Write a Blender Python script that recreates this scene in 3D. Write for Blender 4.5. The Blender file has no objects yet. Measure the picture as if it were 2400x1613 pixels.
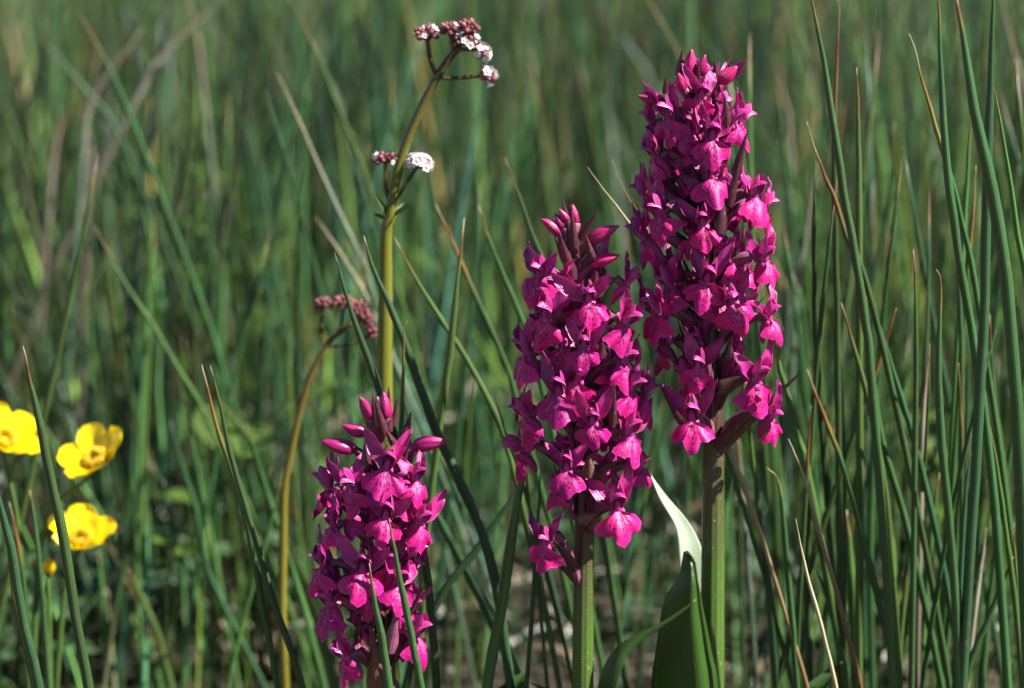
import bpy, math, random
import numpy as np
from mathutils import Vector, Matrix

random.seed(11)
rng = np.random.default_rng(11)
sc = bpy.context.scene
R = math.radians
MM = 0.001

# ------------------------------------------------------------------ camera
CAM_H, PITCH, LENS, SENS = 0.33, 11.0, 100.0, 36.0
cam_d = bpy.data.cameras.new('camera')
cam = bpy.data.objects.new('camera', cam_d)
sc.collection.objects.link(cam)
cam.location = (0, 0, CAM_H)
cam.rotation_euler = (R(90 - PITCH), 0, 0)
cam_d.lens = LENS
cam_d.sensor_width = SENS
cam_d.sensor_fit = 'HORIZONTAL'
cam_d.clip_start = 0.01
cam_d.clip_end = 500
cam_d.dof.use_dof = True
cam_d.dof.focus_distance = 0.752
cam_d.dof.aperture_fstop = 11.0
cam_d.dof.aperture_blades = 0
sc.camera = cam

# ------------------------------------------------------------------ sky and sun
SUN_AZ, SUN_EL = 106.0, 47.0          # azimuth clockwise from the view direction (+Y)
world = bpy.data.worlds.new('World')
sc.world = world
world.use_nodes = True
wn, wl = world.node_tree.nodes, world.node_tree.links
bg = wn['Background']
sky = wn.new('ShaderNodeTexSky')
sky.sky_type = 'NISHITA'
sky.sun_disc = False
sky.sun_elevation = R(SUN_EL)
sky.sun_rotation = R(SUN_AZ)
sky.altitude = 2600.0          # a mountain meadow: thin clear air, deep sky
sky.air_density = 0.8
sky.dust_density = 0.2
wl.new(sky.outputs[0], bg.inputs[0])
bg.inputs[1].default_value = 0.05
sun_d = bpy.data.lights.new('sun', 'SUN')
sun = bpy.data.objects.new('sun', sun_d)
sc.collection.objects.link(sun)
sun_d.energy = 5.0
sun_d.angle = R(0.5)
sun_d.color = (1.0, 0.97, 0.93)
_s = Vector((math.sin(R(SUN_AZ)) * math.cos(R(SUN_EL)), math.cos(R(SUN_AZ)) * math.cos(R(SUN_EL)), math.sin(R(SUN_EL))))
sun.rotation_euler = _s.to_track_quat('Z', 'Y').to_euler()
sun.location = (0.5, 0, 1)
sc.view_settings.view_transform = 'Standard'
sc.view_settings.look = 'None'
sc.view_settings.exposure = 1.45
sc.view_settings.gamma = 1.0
sc.cycles.use_denoising = True
sc.cycles.max_bounces = 5
sc.cycles.diffuse_bounces = 3
sc.cycles.glossy_bounces = 2
sc.cycles.transmission_bounces = 3
sc.cycles.caustics_reflective = False
sc.cycles.caustics_refractive = False
sc.cycles.transparent_max_bounces = 8

# ------------------------------------------------------------------ picture -> place
_F = Vector((0, math.cos(R(PITCH)), -math.sin(R(PITCH))))
_U = Vector((0, math.sin(R(PITCH)), math.cos(R(PITCH))))
_C = Vector((0, 0, CAM_H))
CROPS = {'Z': (0, 0, 1.0287), 'A': (1440, 80, .3443), 'B': (1440, 560, .3571), 'C': (1160, 430, .3189),
         'D': (1160, 860, .3443), 'E': (690, 880, .2551), 'F': (690, 1220, .2506), 'G': (840, 20, .3445),
         'H': (620, 660, .37), 'I': (0, 940, .2934), 'J': (1360, 1080, .3398), 'K': (1820, 0, .4465),
         'L': (1720, 700, .5822), 'M': (0, 0, .4846), 'N': (0, 860, .4803), 'S': (0, 0, 1.0)}


def src(c, x, y):
    o = CROPS[c]
    return o[0] + o[2] * x, o[1] + o[2] * y


def at(px, py, Y):
    """the point on the vertical plane y = Y seen at photo pixel px, py"""
    a = (px - 1200) / 2400 * SENS / LENS
    b = -(py - 806.5) / 2400 * SENS / LENS
    d = _F + Vector((a, 0, 0)) + _U * b
    return _C + d * (Y / d.y)


def atc(c, x, y, Y):
    return at(*src(c, x, y), Y)


# ------------------------------------------------------------------ object helpers
COL = sc.collection


def tag(o, label=None, cat=None, group=None, kind=None):
    if label: o['label'] = label
    if cat: o['category'] = cat
    if group: o['group'] = group
    if kind: o['kind'] = kind
    return o


def mesh_grid(V, closed=False, cap=False, uv=None):
    """(rows, cols, 3) array -> verts, faces, uvs per vertex"""
    V = np.asarray(V, float)
    r, c = V.shape[:2]
    f = []
    cc = c if closed else c - 1
    for i in range(r - 1):
        for j in range(cc):
            j2 = (j + 1) % c
            f.append((i * c + j, i * c + j2, (i + 1) * c + j2, (i + 1) * c + j))
    if cap:
        f.append(tuple(range(c - 1, -1, -1)))
        f.append(tuple((r - 1) * c + j for j in range(c)))
    if uv is None:
        den = c if closed else max(1, c - 1)
        uv = [(j / den, i / (r - 1)) for i in range(r) for j in range(c)]
    return [tuple(p) for p in V.reshape(-1, 3)], f, uv


def join(*parts):
    v, f, u = [], [], []
    for a, b, c in parts:
        n = len(v)
        v += a
        f += [tuple(i + n for i in q) for q in b]
        u += c
    return v, f, u


def make_mesh(name, data, mat, smooth=True):
    v, f, u = data
    me = bpy.data.meshes.new(name)
    me.from_pydata(v, [], f)
    me.polygons.foreach_set('use_smooth', [smooth] * len(me.polygons))
    if u:
        lay = me.uv_layers.new(name='UVMap')
        idx = np.empty(len(me.loops), np.int32)
        me.loops.foreach_get('vertex_index', idx)
        lay.data.foreach_set('uv', np.asarray(u, np.float32)[idx].ravel())
    if mat: me.materials.append(mat)
    me.update()
    return me


def link(name, me, parent=None, M=None):
    o = bpy.data.objects.new(name, me)
    COL.objects.link(o)
    if parent is not None:
        o.parent = parent
    if M is not None:
        o.matrix_local = M
    return o


def root(name, loc, label, cat, group=None):
    o = bpy.data.objects.new(name, None)
    o.empty_display_size = 0.02
    COL.objects.link(o)
    o.location = loc
    return tag(o, label, cat, group)


def smooth_path(pts, n):
    """Catmull-Rom through the points"""
    P = np.array([tuple(p) for p in pts], float)
    if len(P) == 2:
        t = np.linspace(0, 1, n)[:, None]
        return P[0] * (1 - t) + P[1] * t
    P = np.vstack([2 * P[0] - P[1], P, 2 * P[-1] - P[-2]])
    seg = len(P) - 3
    out = []
    for t in np.linspace(0, seg - 1e-9, n):
        i = int(t)
        s = t - i
        a, b, c, d = P[i:i + 4]
        out.append(.5 * (2 * b + (c - a) * s + (2 * a - 5 * b + 4 * c - d) * s * s + (3 * b - a - 3 * c + d) * s ** 3))
    return np.array(out)


def frames(P):
    T = np.gradient(P, axis=0)
    T /= np.linalg.norm(T, axis=1)[:, None] + 1e-12
    ref = np.array([0.0, 1.0, 0.0]) if abs(T[0][1]) < .9 else np.array([1.0, 0, 0])
    A = np.cross(T, ref)
    A /= np.linalg.norm(A, axis=1)[:, None] + 1e-12
    B = np.cross(T, A)
    return T, A, B


def tube(P, rad, sides=8, ridges=0, ridge=0.0, twist=0.0, cap=True, flat=1.0):
    P = np.asarray(P, float)
    n = len(P)
    rad = np.broadcast_to(np.asarray(rad, float), (n,))
    T, A, B = frames(P)
    th = np.arange(sides) / sides * 2 * math.pi
    V = np.empty((n, sides, 3))
    for i in range(n):
        a = th + twist * i / max(1, n - 1)
        rr = rad[i] * (1 + ridge * np.cos(ridges * th))
        V[i] = P[i] + np.outer(np.cos(a) * rr, A[i]) + np.outer(np.sin(a) * rr * flat, B[i])
    return mesh_grid(V, closed=True, cap=cap)


def lamina(p0, t, nrm, L, W, prof, bend=0, cup=0, twist=0, nv=9, nu=7, ripple=0, rs=None, vbend=None):
    """leaf-like sheet: starts at p0 along t, face normal nrm; cup lifts the edges along the normal"""
    t = Vector(t).normalized()
    nrm = Vector(nrm)
    nrm = (nrm - t * nrm.dot(t)).normalized()
    p = Vector(p0)
    V = np.empty((nv, nu, 3))
    rs = rs or random
    ph = rs.uniform(0, 6.28)
    for i in range(nv):
        v = i / (nv - 1)
        b = t.cross(nrm)
        w = W * .5 * prof(v)
        for j in range(nu):
            u = -1 + 2 * j / (nu - 1)
            q = p + b * (u * w * (1 - .25 * min(1, abs(cup)) * u * u)) + nrm * (cup * w * u * u + ripple * math.sin(ph + 5 * v * 3 + 2.5 * u) * abs(u))
            V[i, j] = q
        p = p + t * (L / (nv - 1))
        k = bend / (nv - 1)
        if vbend: k = k * vbend(v)
        Rm = Matrix.Rotation(R(k), 3, b)
        t = Rm @ t
        nrm = Rm @ nrm
        nrm = Matrix.Rotation(R(twist / (nv - 1)), 3, t) @ nrm
    return mesh_grid(V)


def lance(a=.8, p=.75, base=.0):
    def f(v):
        return max(base * (1 - v), math.sin(math.pi * min(1, max(0, v)) ** a) ** p) + .02
    return f


def bract_prof(v):
    return min(1.0, .55 + 2.2 * v) * max(0.0, 1 - v) ** .85 * 1.15 + .015


# ------------------------------------------------------------------ materials
class NT:
    def __init__(s, name):
        s.m = bpy.data.materials.new(name)
        s.m.use_nodes = True
        s.n, s.l = s.m.node_tree.nodes, s.m.node_tree.links
        s.n.clear()
        s.out = s.n.new('ShaderNodeOutputMaterial')

    def add(s, t, **k):
        x = s.n.new(t)
        for a, b in k.items():
            setattr(x, a, b)
        return x

    def val(s, sock, v):
        if hasattr(v, 'is_linked') or isinstance(v, bpy.types.NodeSocket):
            s.l.new(v, sock)
        else:
            sock.default_value = v

    def math(s, op, a, b=0.0, c=None, clamp=False):
        x = s.add('ShaderNodeMath', operation=op, use_clamp=clamp)
        s.val(x.inputs[0], a)
        s.val(x.inputs[1], b)
        if c is not None: s.val(x.inputs[2], c)
        return x.outputs[0]

    def mix(s, f, a, b, blend='MIX'):
        x = s.add('ShaderNodeMix', data_type='RGBA', blend_type=blend)
        s.val(x.inputs[0], f)
        s.val(x.inputs[6], a if not isinstance(a, tuple) else (*a, 1)[:4])
        s.val(x.inputs[7], b if not isinstance(b, tuple) else (*b, 1)[:4])
        return x.outputs[2]

    def ramp(s, f, stops, interp='LINEAR'):
        x = s.add('ShaderNodeValToRGB')
        x.color_ramp.interpolation = interp
        e = x.color_ramp.elements
        while len(e) > 1: e.remove(e[-1])
        for i, (p, c) in enumerate(stops):
            el = e[0] if i == 0 else e.new(p)
            el.position = p
            el.color = (*c, 1) if len(c) == 3 else c
        s.val(x.inputs[0], f)
        return x.outputs[0]

    def noise(s, scale, detail=3, vec=None, rough=.55):
        x = s.add('ShaderNodeTexNoise')
        x.inputs['Scale'].default_value = scale
        x.inputs['Detail'].default_value = detail
        x.inputs['Roughness'].default_value = rough
        if vec is not None: s.l.new(vec, x.inputs['Vector'])
        return x.outputs[0]

    def uv(s):
        c = s.add('ShaderNodeTexCoord')
        sp = s.add('ShaderNodeSeparateXYZ')
        s.l.new(c.outputs['UV'], sp.inputs[0])
        return c.outputs['UV'], sp.outputs[0], sp.outputs[1], c.outputs['Object']

    def rand(s):
        return s.add('ShaderNodeObjectInfo').outputs['Random']

    def hsv(s, col, h=.5, sat=1.0, v=1.0):
        x = s.add('ShaderNodeHueSaturation')
        s.val(x.inputs['Hue'], h)
        s.val(x.inputs['Saturation'], sat)
        s.val(x.inputs['Value'], v)
        s.val(x.inputs['Color'], col)
        return x.outputs[0]

    def finish(s, col, rough=.5, spec=.4, bump=None, bstr=.3, bdist=.0002, trans=0.0, tcol=None, sheen=0.0):
        b = s.add('ShaderNodeBsdfPrincipled')
        s.val(b.inputs['Base Color'], col)
        s.val(b.inputs['Roughness'], rough)
        s.val(b.inputs['Specular IOR Level'], spec)
        if sheen:
            b.inputs['Sheen Weight'].default_value = sheen
        if bump is not None:
            bp = s.add('ShaderNodeBump')
            bp.inputs['Strength'].default_value = bstr
            bp.inputs['Distance'].default_value = bdist
            s.l.new(bump, bp.inputs['Height'])
            s.l.new(bp.outputs[0], b.inputs['Normal'])
        o = b.outputs[0]
        if trans > 0:
            t = s.add('ShaderNodeBsdfTranslucent')
            s.val(t.inputs[0], tcol if tcol is not None else col)
            m = s.add('ShaderNodeMixShader')
            m.inputs[0].default_value = trans
            s.l.new(o, m.inputs[1])
            s.l.new(t.outputs[0], m.inputs[2])
            o = m.outputs[0]
        s.l.new(o, s.out.inputs[0])
        return s.m


def scaled(n, vec, sx, sy, sz):
    m = n.add('ShaderNodeMapping')
    m.inputs['Scale'].default_value = (sx, sy, sz)
    n.l.new(vec, m.inputs[0])
    return m.outputs[0]


def petal_material(name, c1, c2, pale, trans=.16):
    n = NT(name)
    uv, u, v, obj = n.uv()
    f = n.noise(420, 4, obj)
    col = n.mix(n.math('MULTIPLY_ADD', f, 2.2, -.6, clamp=True), c1, c2)
    # lengthwise veins
    wob = n.noise(260, 2, obj)
    st = n.math('SINE', n.math('ADD', n.math('MULTIPLY', u, 46.0), n.math('MULTIPLY', wob, 5.0)))
    vein = n.math('MULTIPLY', n.math('POWER', n.math('MULTIPLY_ADD', st, .5, .5), 3.0), .28)
    col = n.mix(vein, col, (c1[0] * .55, c1[1] * .5, c1[2] * .55))
    # paler claw at the base; pale margins are painted highlights
    uc = n.math('ABSOLUTE', n.math('MULTIPLY_ADD', u, 2.0, -1.0))
    col = n.mix(n.math('MULTIPLY', n.math('MULTIPLY_ADD', uc, 5.0, -4.0, clamp=True), .45), col, pale)
    basef = n.math('SUBTRACT', 1.0, n.math('MULTIPLY', v, 4.5), clamp=True)
    col = n.mix(n.math('MULTIPLY', basef, .55), col, pale)
    col = n.hsv(col, n.math('MULTIPLY_ADD', n.rand(), .022, .489), 1.0, n.math('MULTIPLY_ADD', n.rand(), .55, .68))
    bump = n.math('ADD', n.noise(2600, 2, obj), n.math('MULTIPLY', st, .25))
    return n.finish(col, .36, .7, bump, .7, .00018, trans)


def lip_material():
    n = NT('orchid_lip')
    uv, u, v, obj = n.uv()
    uc = n.math('ABSOLUTE', n.math('MULTIPLY_ADD', u, 2.0, -1.0))
    f = n.noise(380, 4, obj)
    col = n.mix(n.math('MULTIPLY_ADD', f, 2.4, -.7, clamp=True), (.50, .004, .135), (.68, .012, .25))
    thr = n.math('MULTIPLY', n.math('SUBTRACT', 1.0, n.math('MULTIPLY', v, 1.9), clamp=True),
                 n.math('SUBTRACT', 1.0, n.math('MULTIPLY', uc, 1.5), clamp=True))
    col = n.mix(n.math('MULTIPLY', thr, .9, clamp=True), col, (.74, .18, .42))
    # dark broken loops and dashes
    mp = scaled(n, uv, 12, 5, 1)
    vo = n.add('ShaderNodeTexVoronoi')
    vo.inputs['Scale'].default_value = 1.25
    n.l.new(mp, vo.inputs['Vector'])
    dash = n.math('LESS_THAN', vo.outputs['Distance'], .42)
    zone = n.math('MULTIPLY', n.math('LESS_THAN', v, .72), n.math('LESS_THAN', uc, .72))
    dash = n.math('MULTIPLY', dash, n.math('MULTIPLY', zone, .9))
    col = n.mix(dash, col, (.23, .002, .07))
    # paler rim
    col = n.mix(n.math('MULTIPLY', n.math('GREATER_THAN', v, .93), .22), col, (.75, .06, .42))
    col = n.hsv(col, n.math('MULTIPLY_ADD', n.rand(), .02, .489), 1.0, n.math('MULTIPLY_ADD', n.rand(), .45, .72))
    bump = n.math('ADD', n.noise(2200, 2, obj), n.math('MULTIPLY', n.noise(500, 2, obj), 1.6))
    return n.finish(col, .45, .4, bump, .75, .0002, .12)


def skin_material(name, ca, cb, rough=.45, spec=.4, stripes=30.0, trans=0.0, scale=300.0, speck=0.0, bstr=.3):
    """stems, bracts, ovaries: two tones mixed by noise and lengthwise stripes"""
    n = NT(name)
    uv, u, v, obj = n.uv()
    st = n.math('SINE', n.math('MULTIPLY', u, stripes))
    f = n.math('ADD', n.math('MULTIPLY', n.noise(scale, 4, obj), 1.5), n.math('MULTIPLY', st, .22))
    col = n.mix(n.math('SUBTRACT', f, .3, clamp=True), ca, cb)
    if speck:
        sp = n.math('GREATER_THAN', n.noise(1300, 1, obj), .72)
        col = n.mix(n.math('MULTIPLY', sp, speck), col, (.55, .5, .38))
    col = n.hsv(col, .5, 1.0, n.math('MULTIPLY_ADD', n.rand(), .4, .8))
    bump = n.math('ADD', n.noise(1800, 2, obj), n.math('MULTIPLY', st, .4))
    return n.finish(col, rough, spec, bump, bstr, .00015, trans)


def rush_material(name, green, yellow, tip, tipstart, trans=.0, rough=.4, dry=False):
    n = NT(name)
    uv, u, v, obj = n.uv()
    rnd = n.rand()
    jit = n.math('MULTIPLY_ADD', n.noise(40, 3, obj), .12, -.06)
    vv = n.math('ADD', v, jit)
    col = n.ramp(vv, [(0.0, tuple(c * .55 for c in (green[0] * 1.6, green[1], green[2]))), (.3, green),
                      (tipstart, green), (min(.985, tipstart + (1 - tipstart) * .4), yellow),
                      (min(.99, tipstart + (1 - tipstart) * .72), tip), (1.0, (.42, .3, .16))])
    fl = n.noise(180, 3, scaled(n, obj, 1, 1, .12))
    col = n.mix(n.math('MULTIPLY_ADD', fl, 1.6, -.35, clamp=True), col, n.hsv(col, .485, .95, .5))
    sc_ = n.math('GREATER_THAN', n.noise(420, 2, obj), .68)
    col = n.mix(n.math('MULTIPLY', sc_, .45), col, (.13, .09, .035))
    st = n.math('SINE', n.math('MULTIPLY', u, 75.0))
    col = n.mix(n.math('MULTIPLY_ADD', st, .06, .06), col, n.hsv(col, .5, .8, 1.5))
    col = n.hsv(col, n.math('MULTIPLY_ADD', rnd, .05, .475), 1.0, n.math('MULTIPLY_ADD', rnd, .5, .75))
    bump = n.math('ADD', st, n.noise(900, 2, obj))
    return n.finish(col, rough, .45, bump, .25, .0001, trans)


def sward_material():
    """colour of each stalk from its own vertex colour, dry towards the tip by v"""
    n = NT('sward')
    uv, u, v, obj = n.uv()
    a = n.add('ShaderNodeVertexColor', layer_name='tint').outputs[0]
    tipf = n.math('MULTIPLY', n.math('SUBTRACT', v, .86, clamp=True), 5.0, clamp=True)
    col = n.mix(tipf, a, (.16, .085, .03))
    f = n.noise(120, 3, obj)
    col = n.mix(n.math('MULTIPLY', f, .5), col, n.hsv(col, .5, .9, .5))
    return n.finish(col, .3, .6)


M = {}
M['sepal'] = petal_material('orchid_sepal', (.38, .006, .155), (.55, .035, .275), (.68, .2, .42))
M['petal'] = petal_material('orchid_petal', (.46, .010, .19), (.62, .05, .31), (.72, .28, .5))
M['bud'] = petal_material('orchid_bud', (.46, .006, .12), (.58, .02, .2), (.35, .02, .1), .15)
M['lip'] = lip_material()
M['column'] = skin_material('orchid_column', (.45, .12, .25), (.65, .3, .45), .4, .4, 10)
M['spur'] = skin_material('orchid_spur', (.42, .02, .2), (.55, .08, .3), .45, .35, 12, .2)
M['ovary'] = skin_material('orchid_ovary', (.10, .012, .035), (.34, .12, .2), .38, .5, 38)
M['bract'] = skin_material('orchid_bract', (.05, .010, .018), (.12, .035, .045), .36, .5, 60, .05, 500, .3)
M['bract_base'] = skin_material('orchid_bract_green', (.10, .03, .03), (.2, .12, .07), .4, .45, 60, .1, 400, .3)
def stem_material():
    n = NT('orchid_stem')
    uv, u, v, obj = n.uv()
    st = n.math('SINE', n.math('MULTIPLY', u, 70.0))
    geo = n.add('ShaderNodeNewGeometry')
    f = n.noise(220, 4, scaled(n, obj, 1, 1, .2))
    g = n.mix(n.math('MULTIPLY_ADD', st, .2, f, clamp=True), (.05, .10, .014), (.095, .16, .028))
    p = n.mix(f, (.05, .022, .02), (.10, .05, .035))
    k = n.math('ADD', v, n.math('MULTIPLY_ADD', n.noise(60, 3, obj), .16, -.08))
    col = n.mix(n.ramp(k, [(.46, (0, 0, 0)), (.64, (1, 1, 1))]), g, p)  # upper stem: purple tinge plus painted shade beneath the flowers
    sp = n.math('GREATER_THAN', n.noise(1500, 1, obj), .71)
    col = n.mix(n.math('MULTIPLY', sp, .45), col, (.45, .5, .3))
    return n.finish(col, .38, .5, n.math('ADD', st, n.noise(900, 2, obj)), .35, .00015)
M['stem'] = stem_material()
M['leaf'] = skin_material('orchid_leaf', (.016, .045, .006), (.045, .10, .014), .3, .55, 150, .16, 50)  # base darkened to paint shade on the leaf turned from the sun
M['leaf_sunlit'] = skin_material('orchid_leaf_sunlit', (.40, .48, .32), (.50, .57, .42), .28, .7, 110, .3, 80)  # same kind of leaf, colour raised to paint in the sun's glare
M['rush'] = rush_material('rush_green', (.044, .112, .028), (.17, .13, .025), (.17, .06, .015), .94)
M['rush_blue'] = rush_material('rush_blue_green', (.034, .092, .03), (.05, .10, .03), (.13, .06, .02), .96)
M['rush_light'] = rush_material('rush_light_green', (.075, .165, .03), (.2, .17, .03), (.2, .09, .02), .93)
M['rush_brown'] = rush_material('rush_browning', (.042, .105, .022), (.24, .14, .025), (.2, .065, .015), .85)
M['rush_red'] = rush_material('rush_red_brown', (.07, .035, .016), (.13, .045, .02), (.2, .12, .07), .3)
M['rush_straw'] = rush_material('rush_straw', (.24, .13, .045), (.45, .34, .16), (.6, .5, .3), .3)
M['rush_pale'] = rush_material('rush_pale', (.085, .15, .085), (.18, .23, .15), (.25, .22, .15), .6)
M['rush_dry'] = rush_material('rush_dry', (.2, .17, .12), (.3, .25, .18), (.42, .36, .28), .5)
M['sward'] = sward_material()
M['val_stem'] = skin_material('valerian_stem', (.19, .17, .012), (.30, .28, .03), .4, .4, 24, 0, 120)
M['val_stem_dark'] = skin_material('valerian_stem_dark', (.07, .045, .012), (.12, .08, .02), .4, .4, 24, 0, 120)
M['val_leaf'] = skin_material('valerian_leaf', (.06, .09, .03), (.12, .16, .07), .5, .3, 20, .15, 300)
M['val_bud'] = skin_material('valerian_bud', (.13, .03, .036), (.30, .11, .12), .5, .3, 14, 0, 900)
M['val_white'] = skin_material('valerian_floret', (.72, .62, .6), (.86, .82, .78), .5, .3, 12, .2, 900)
M['but_petal'] = skin_material('buttercup_petal', (.86, .62, .003), (.92, .72, .006), .13, .9, 40, .3, 160, 0, .12)
M['but_centre'] = skin_material('buttercup_stamens', (.55, .36, .012), (.72, .52, .02), .5, .3, 12, 0, 700)
M['but_stem'] = skin_material('buttercup_stem', (.05, .1, .02), (.09, .15, .03), .5, .3, 16, 0, 200)
def valerian_stem(g0=(.10, .105, .010), g1=(.19, .19, .022), p0=(.05, .03, .012), p1=(.10, .06, .025), k0=.6):
    n = NT('valerian_main_stem')
    uv, u, v, obj = n.uv()
    f = n.noise(140, 4, scaled(n, obj, 1, 1, .15))
    g = n.mix(f, g0, g1)
    p = n.mix(f, p0, p1)
    k = n.math('ADD', v, n.math('MULTIPLY_ADD', n.noise(50, 3, obj), .2, -.1))
    col = n.mix(n.ramp(k, [(k0, (0, 0, 0)), (.93, (1, 1, 1))]), g, p)
    return n.finish(col, .42, .4, n.noise(900, 2, obj), .3, .0001)
M['val_main'] = valerian_stem()
M['val_brown'] = valerian_stem((.13, .11, .012), (.2, .18, .02), (.085, .04, .014), (.14, .07, .022), .35)


# ------------------------------------------------------------------ ground
def ground_material():
    n = NT('meadow_soil')
    c = n.add('ShaderNodeTexCoord').outputs['Object']
    a = n.noise(14, 6, c, .65)
    b = n.noise(160, 4, c)
    col = n.ramp(a, [(.3, (.022, .018, .012)), (.5, (.05, .04, .024)), (.62, (.03, .045, .016)), (.75, (.09, .075, .05))])
    col = n.mix(n.math('MULTIPLY_ADD', b, 1.6, -.5, clamp=True), col, (.12, .1, .07))
    return n.finish(col, .85, .2, n.math('ADD', a, b), .8, .004)


def build_ground():
    xs = np.concatenate([[-200, -60, -20, -8, -4], np.linspace(-2.4, 2.4, 61), [4, 8, 20, 60, 200]])
    ys = np.concatenate([[-200, -40, -8, -2], np.linspace(-.4, 5.6, 76), [8, 16, 40, 100, 300]])
    V = np.empty((len(ys), len(xs), 3))
    for i, y in enumerate(ys):
        for j, x in enumerate(xs):
            z = .006 * math.sin(9.1 * x + 3 * math.sin(4 * y)) * math.cos(7.3 * y + 1.3)
            V[i, j] = (x, y, z - .004)
    o = link('ground', make_mesh('ground', mesh_grid(V), ground_material()))
    tag(o, 'dark peaty meadow soil under the rushes and orchids', 'ground', kind='structure')


build_ground()


# ------------------------------------------------------------------ sward: the uncountable mass of stalks
def stalk_arrays(bx, by, H, lean, az, curve, r0, K, S):
    N = len(bx)
    t = np.linspace(0, 1, K)[None, :]
    hor = (lean[:, None] * t + curve[:, None] * t ** 2.2) * H[:, None]
    ang = np.cos(lean + curve * .5)[:, None]
    X = bx[:, None] + np.cos(az)[:, None] * hor
    Yy = by[:, None] + np.sin(az)[:, None] * hor
    Z = H[:, None] * t * ang - .01
    rad = r0[:, None] * np.clip(1.06 - t ** 2.5, .08, 1)
    th = np.arange(S) / S * 2 * math.pi
    V = np.empty((N, K, S, 3), np.float32)
    V[..., 0] = X[..., None] + rad[..., None] * np.cos(th)
    V[..., 1] = Yy[..., None] + rad[..., None] * np.sin(th)
    V[..., 2] = Z[..., None]
    return V


def big_mesh(name, V, tint, mat):
    N, K, S, _ = V.shape
    nv = N * K * S
    base = np.arange(N)[:, None, None] * (K * S)
    i = np.arange(K - 1)[None, :, None] * S
    j = np.arange(S)[None, None, :]
    j2 = (j + 1) % S
    q = np.stack([base + i + j, base + i + j2, base + i + S + j2, base + i + S + j], -1).reshape(-1)
    nf = N * (K - 1) * S
    me = bpy.data.meshes.new(name)
    me.vertices.add(nv)
    me.vertices.foreach_set('co', V.reshape(-1))
    me.loops.add(nf * 4)
    me.loops.foreach_set('vertex_index', q.astype(np.int32))
    me.polygons.add(nf)
    me.polygons.foreach_set('loop_start', np.arange(0, nf * 4, 4, dtype=np.int32))
    me.polygons.foreach_set('use_smooth', np.ones(nf, bool))
    uvv = np.broadcast_to(np.linspace(0, 1, K)[None, :, None], (N, K, S)).reshape(-1)
    uvu = np.broadcast_to((np.arange(S) / S)[None, None, :], (N, K, S)).reshape(-1)
    lay = me.uv_layers.new(name='UVMap')
    lay.data.foreach_set('uv', np.stack([uvu[q], uvv[q]], -1).astype(np.float32).ravel())
    ca = me.color_attributes.new('tint', 'FLOAT_COLOR', 'POINT')
    cc = np.ones((N, K * S, 4), np.float32)
    cc[..., :3] = tint[:, None, :]
    ca.data.foreach_set('color', cc.ravel())
    me.materials.append(mat)
    me.update(calc_edges=True)
    me.validate()
    return me


PALETTE = np.array([(.036, .092, .028), (.044, .108, .033), (.064, .135, .038), (.034, .088, .048), (.085, .14, .026),
                    (.052, .122, .046), (.13, .11, .04), (.26, .2, .12)])
PAL_P = np.array([.2, .2, .17, .13, .12, .1, .05, .03])


def tints(n):
    t = PALETTE[rng.choice(len(PALETTE), n, p=PAL_P)]
    return (t * np.clip(rng.lognormal(-.5, .95, (n, 1)), .1, 3.6)).astype(np.float32)  # wide brightness spread paints in shaded gaps and sunlit stalks


def build_sward():
    # (y0, y1, half width at y0, at y1, per m2, height range, segments, sides)
    zones = [(.93, 1.12, .50, .55, 2600, (.05, .17), 6, 4, 12), (1.12, 1.55, .55, .7, 4200, (.10, .30), 7, 4, 16), (1.55, 2.2, .7, .92, 3200, (.14, .33), 6, 4, 24),
             (2.2, 3.2, .92, 1.2, 2000, (.16, .34), 5, 3, 34), (3.2, 5.0, 1.2, 1.8, 900, (.2, .36), 4, 3, 40),
             (.94, 1.3, .5, .62, 4200, (.05, .19), 6, 3, 10)]
    for (y0, y1, w0, w1, dens, (h0, h1), K, S, per) in zones:
        fine = per == 10            # thin grass that leans every way between the rushes
        n = int((y1 - y0) * (w0 + w1) * dens)
        by = rng.uniform(y0, y1, n)
        w = w0 + (w1 - w0) * (by - y0) / (y1 - y0)
        bx = rng.uniform(-1, 1, n) * w
        # tussocks: most stalks crowd round a random centre and share its height, lean and tone
        nc = n // per
        cx, cy = rng.uniform(-w1, w1, nc), rng.uniform(y0, y1, nc)
        k = rng.integers(0, nc, n)
        pull = rng.uniform(0, 1, n) < .78
        sg = .010 + .014 * rng.uniform(0, 1, nc) * (1 + y0)
        bx = np.where(pull, cx[k] + rng.normal(0, 1, n) * sg[k], bx)
        by = np.where(pull, cy[k] + rng.normal(0, 1, n) * sg[k], by)
        H = rng.uniform(h0, h1, n) * rng.uniform(.7, 1.15, nc)[k]
        caz = rng.uniform(0, 6.283, nc)[k]
        az = np.where(pull, caz + rng.normal(0, 1.0, n), rng.uniform(0, 6.283, n))
        lean = np.abs(rng.normal(0, .10, n) + rng.uniform(0, .22, nc)[k])
        if fine: lean = np.abs(rng.normal(.12, .26, n))
        V = stalk_arrays(bx, by, H, lean, az, rng.normal(.04, .22 if fine else .13, n), rng.uniform(.0003, .0007, n) if fine else rng.uniform(.0005, .0011 + .00025 * y1, n), K, S)
        tone = np.array([(1, 1, 1), (1.3, 1.15, .75), (.8, .95, 1.25), (.35, .38, .42), (1.8, 1.65, 1.25)])[rng.integers(0, 5, nc)][k]  # tussock hues, with light and dark contrast painted in
        tint = (tints(n) * np.where(pull[:, None], tone, 1)).astype(np.float32)
        me = big_mesh('meadow_grass', V, tint, M['sward'])
        o = link('meadow_grass', me)
        tag(o, 'dense mass of green rushes and grass filling the meadow behind the orchids', 'grass', kind='stuff')


build_sward()


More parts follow.
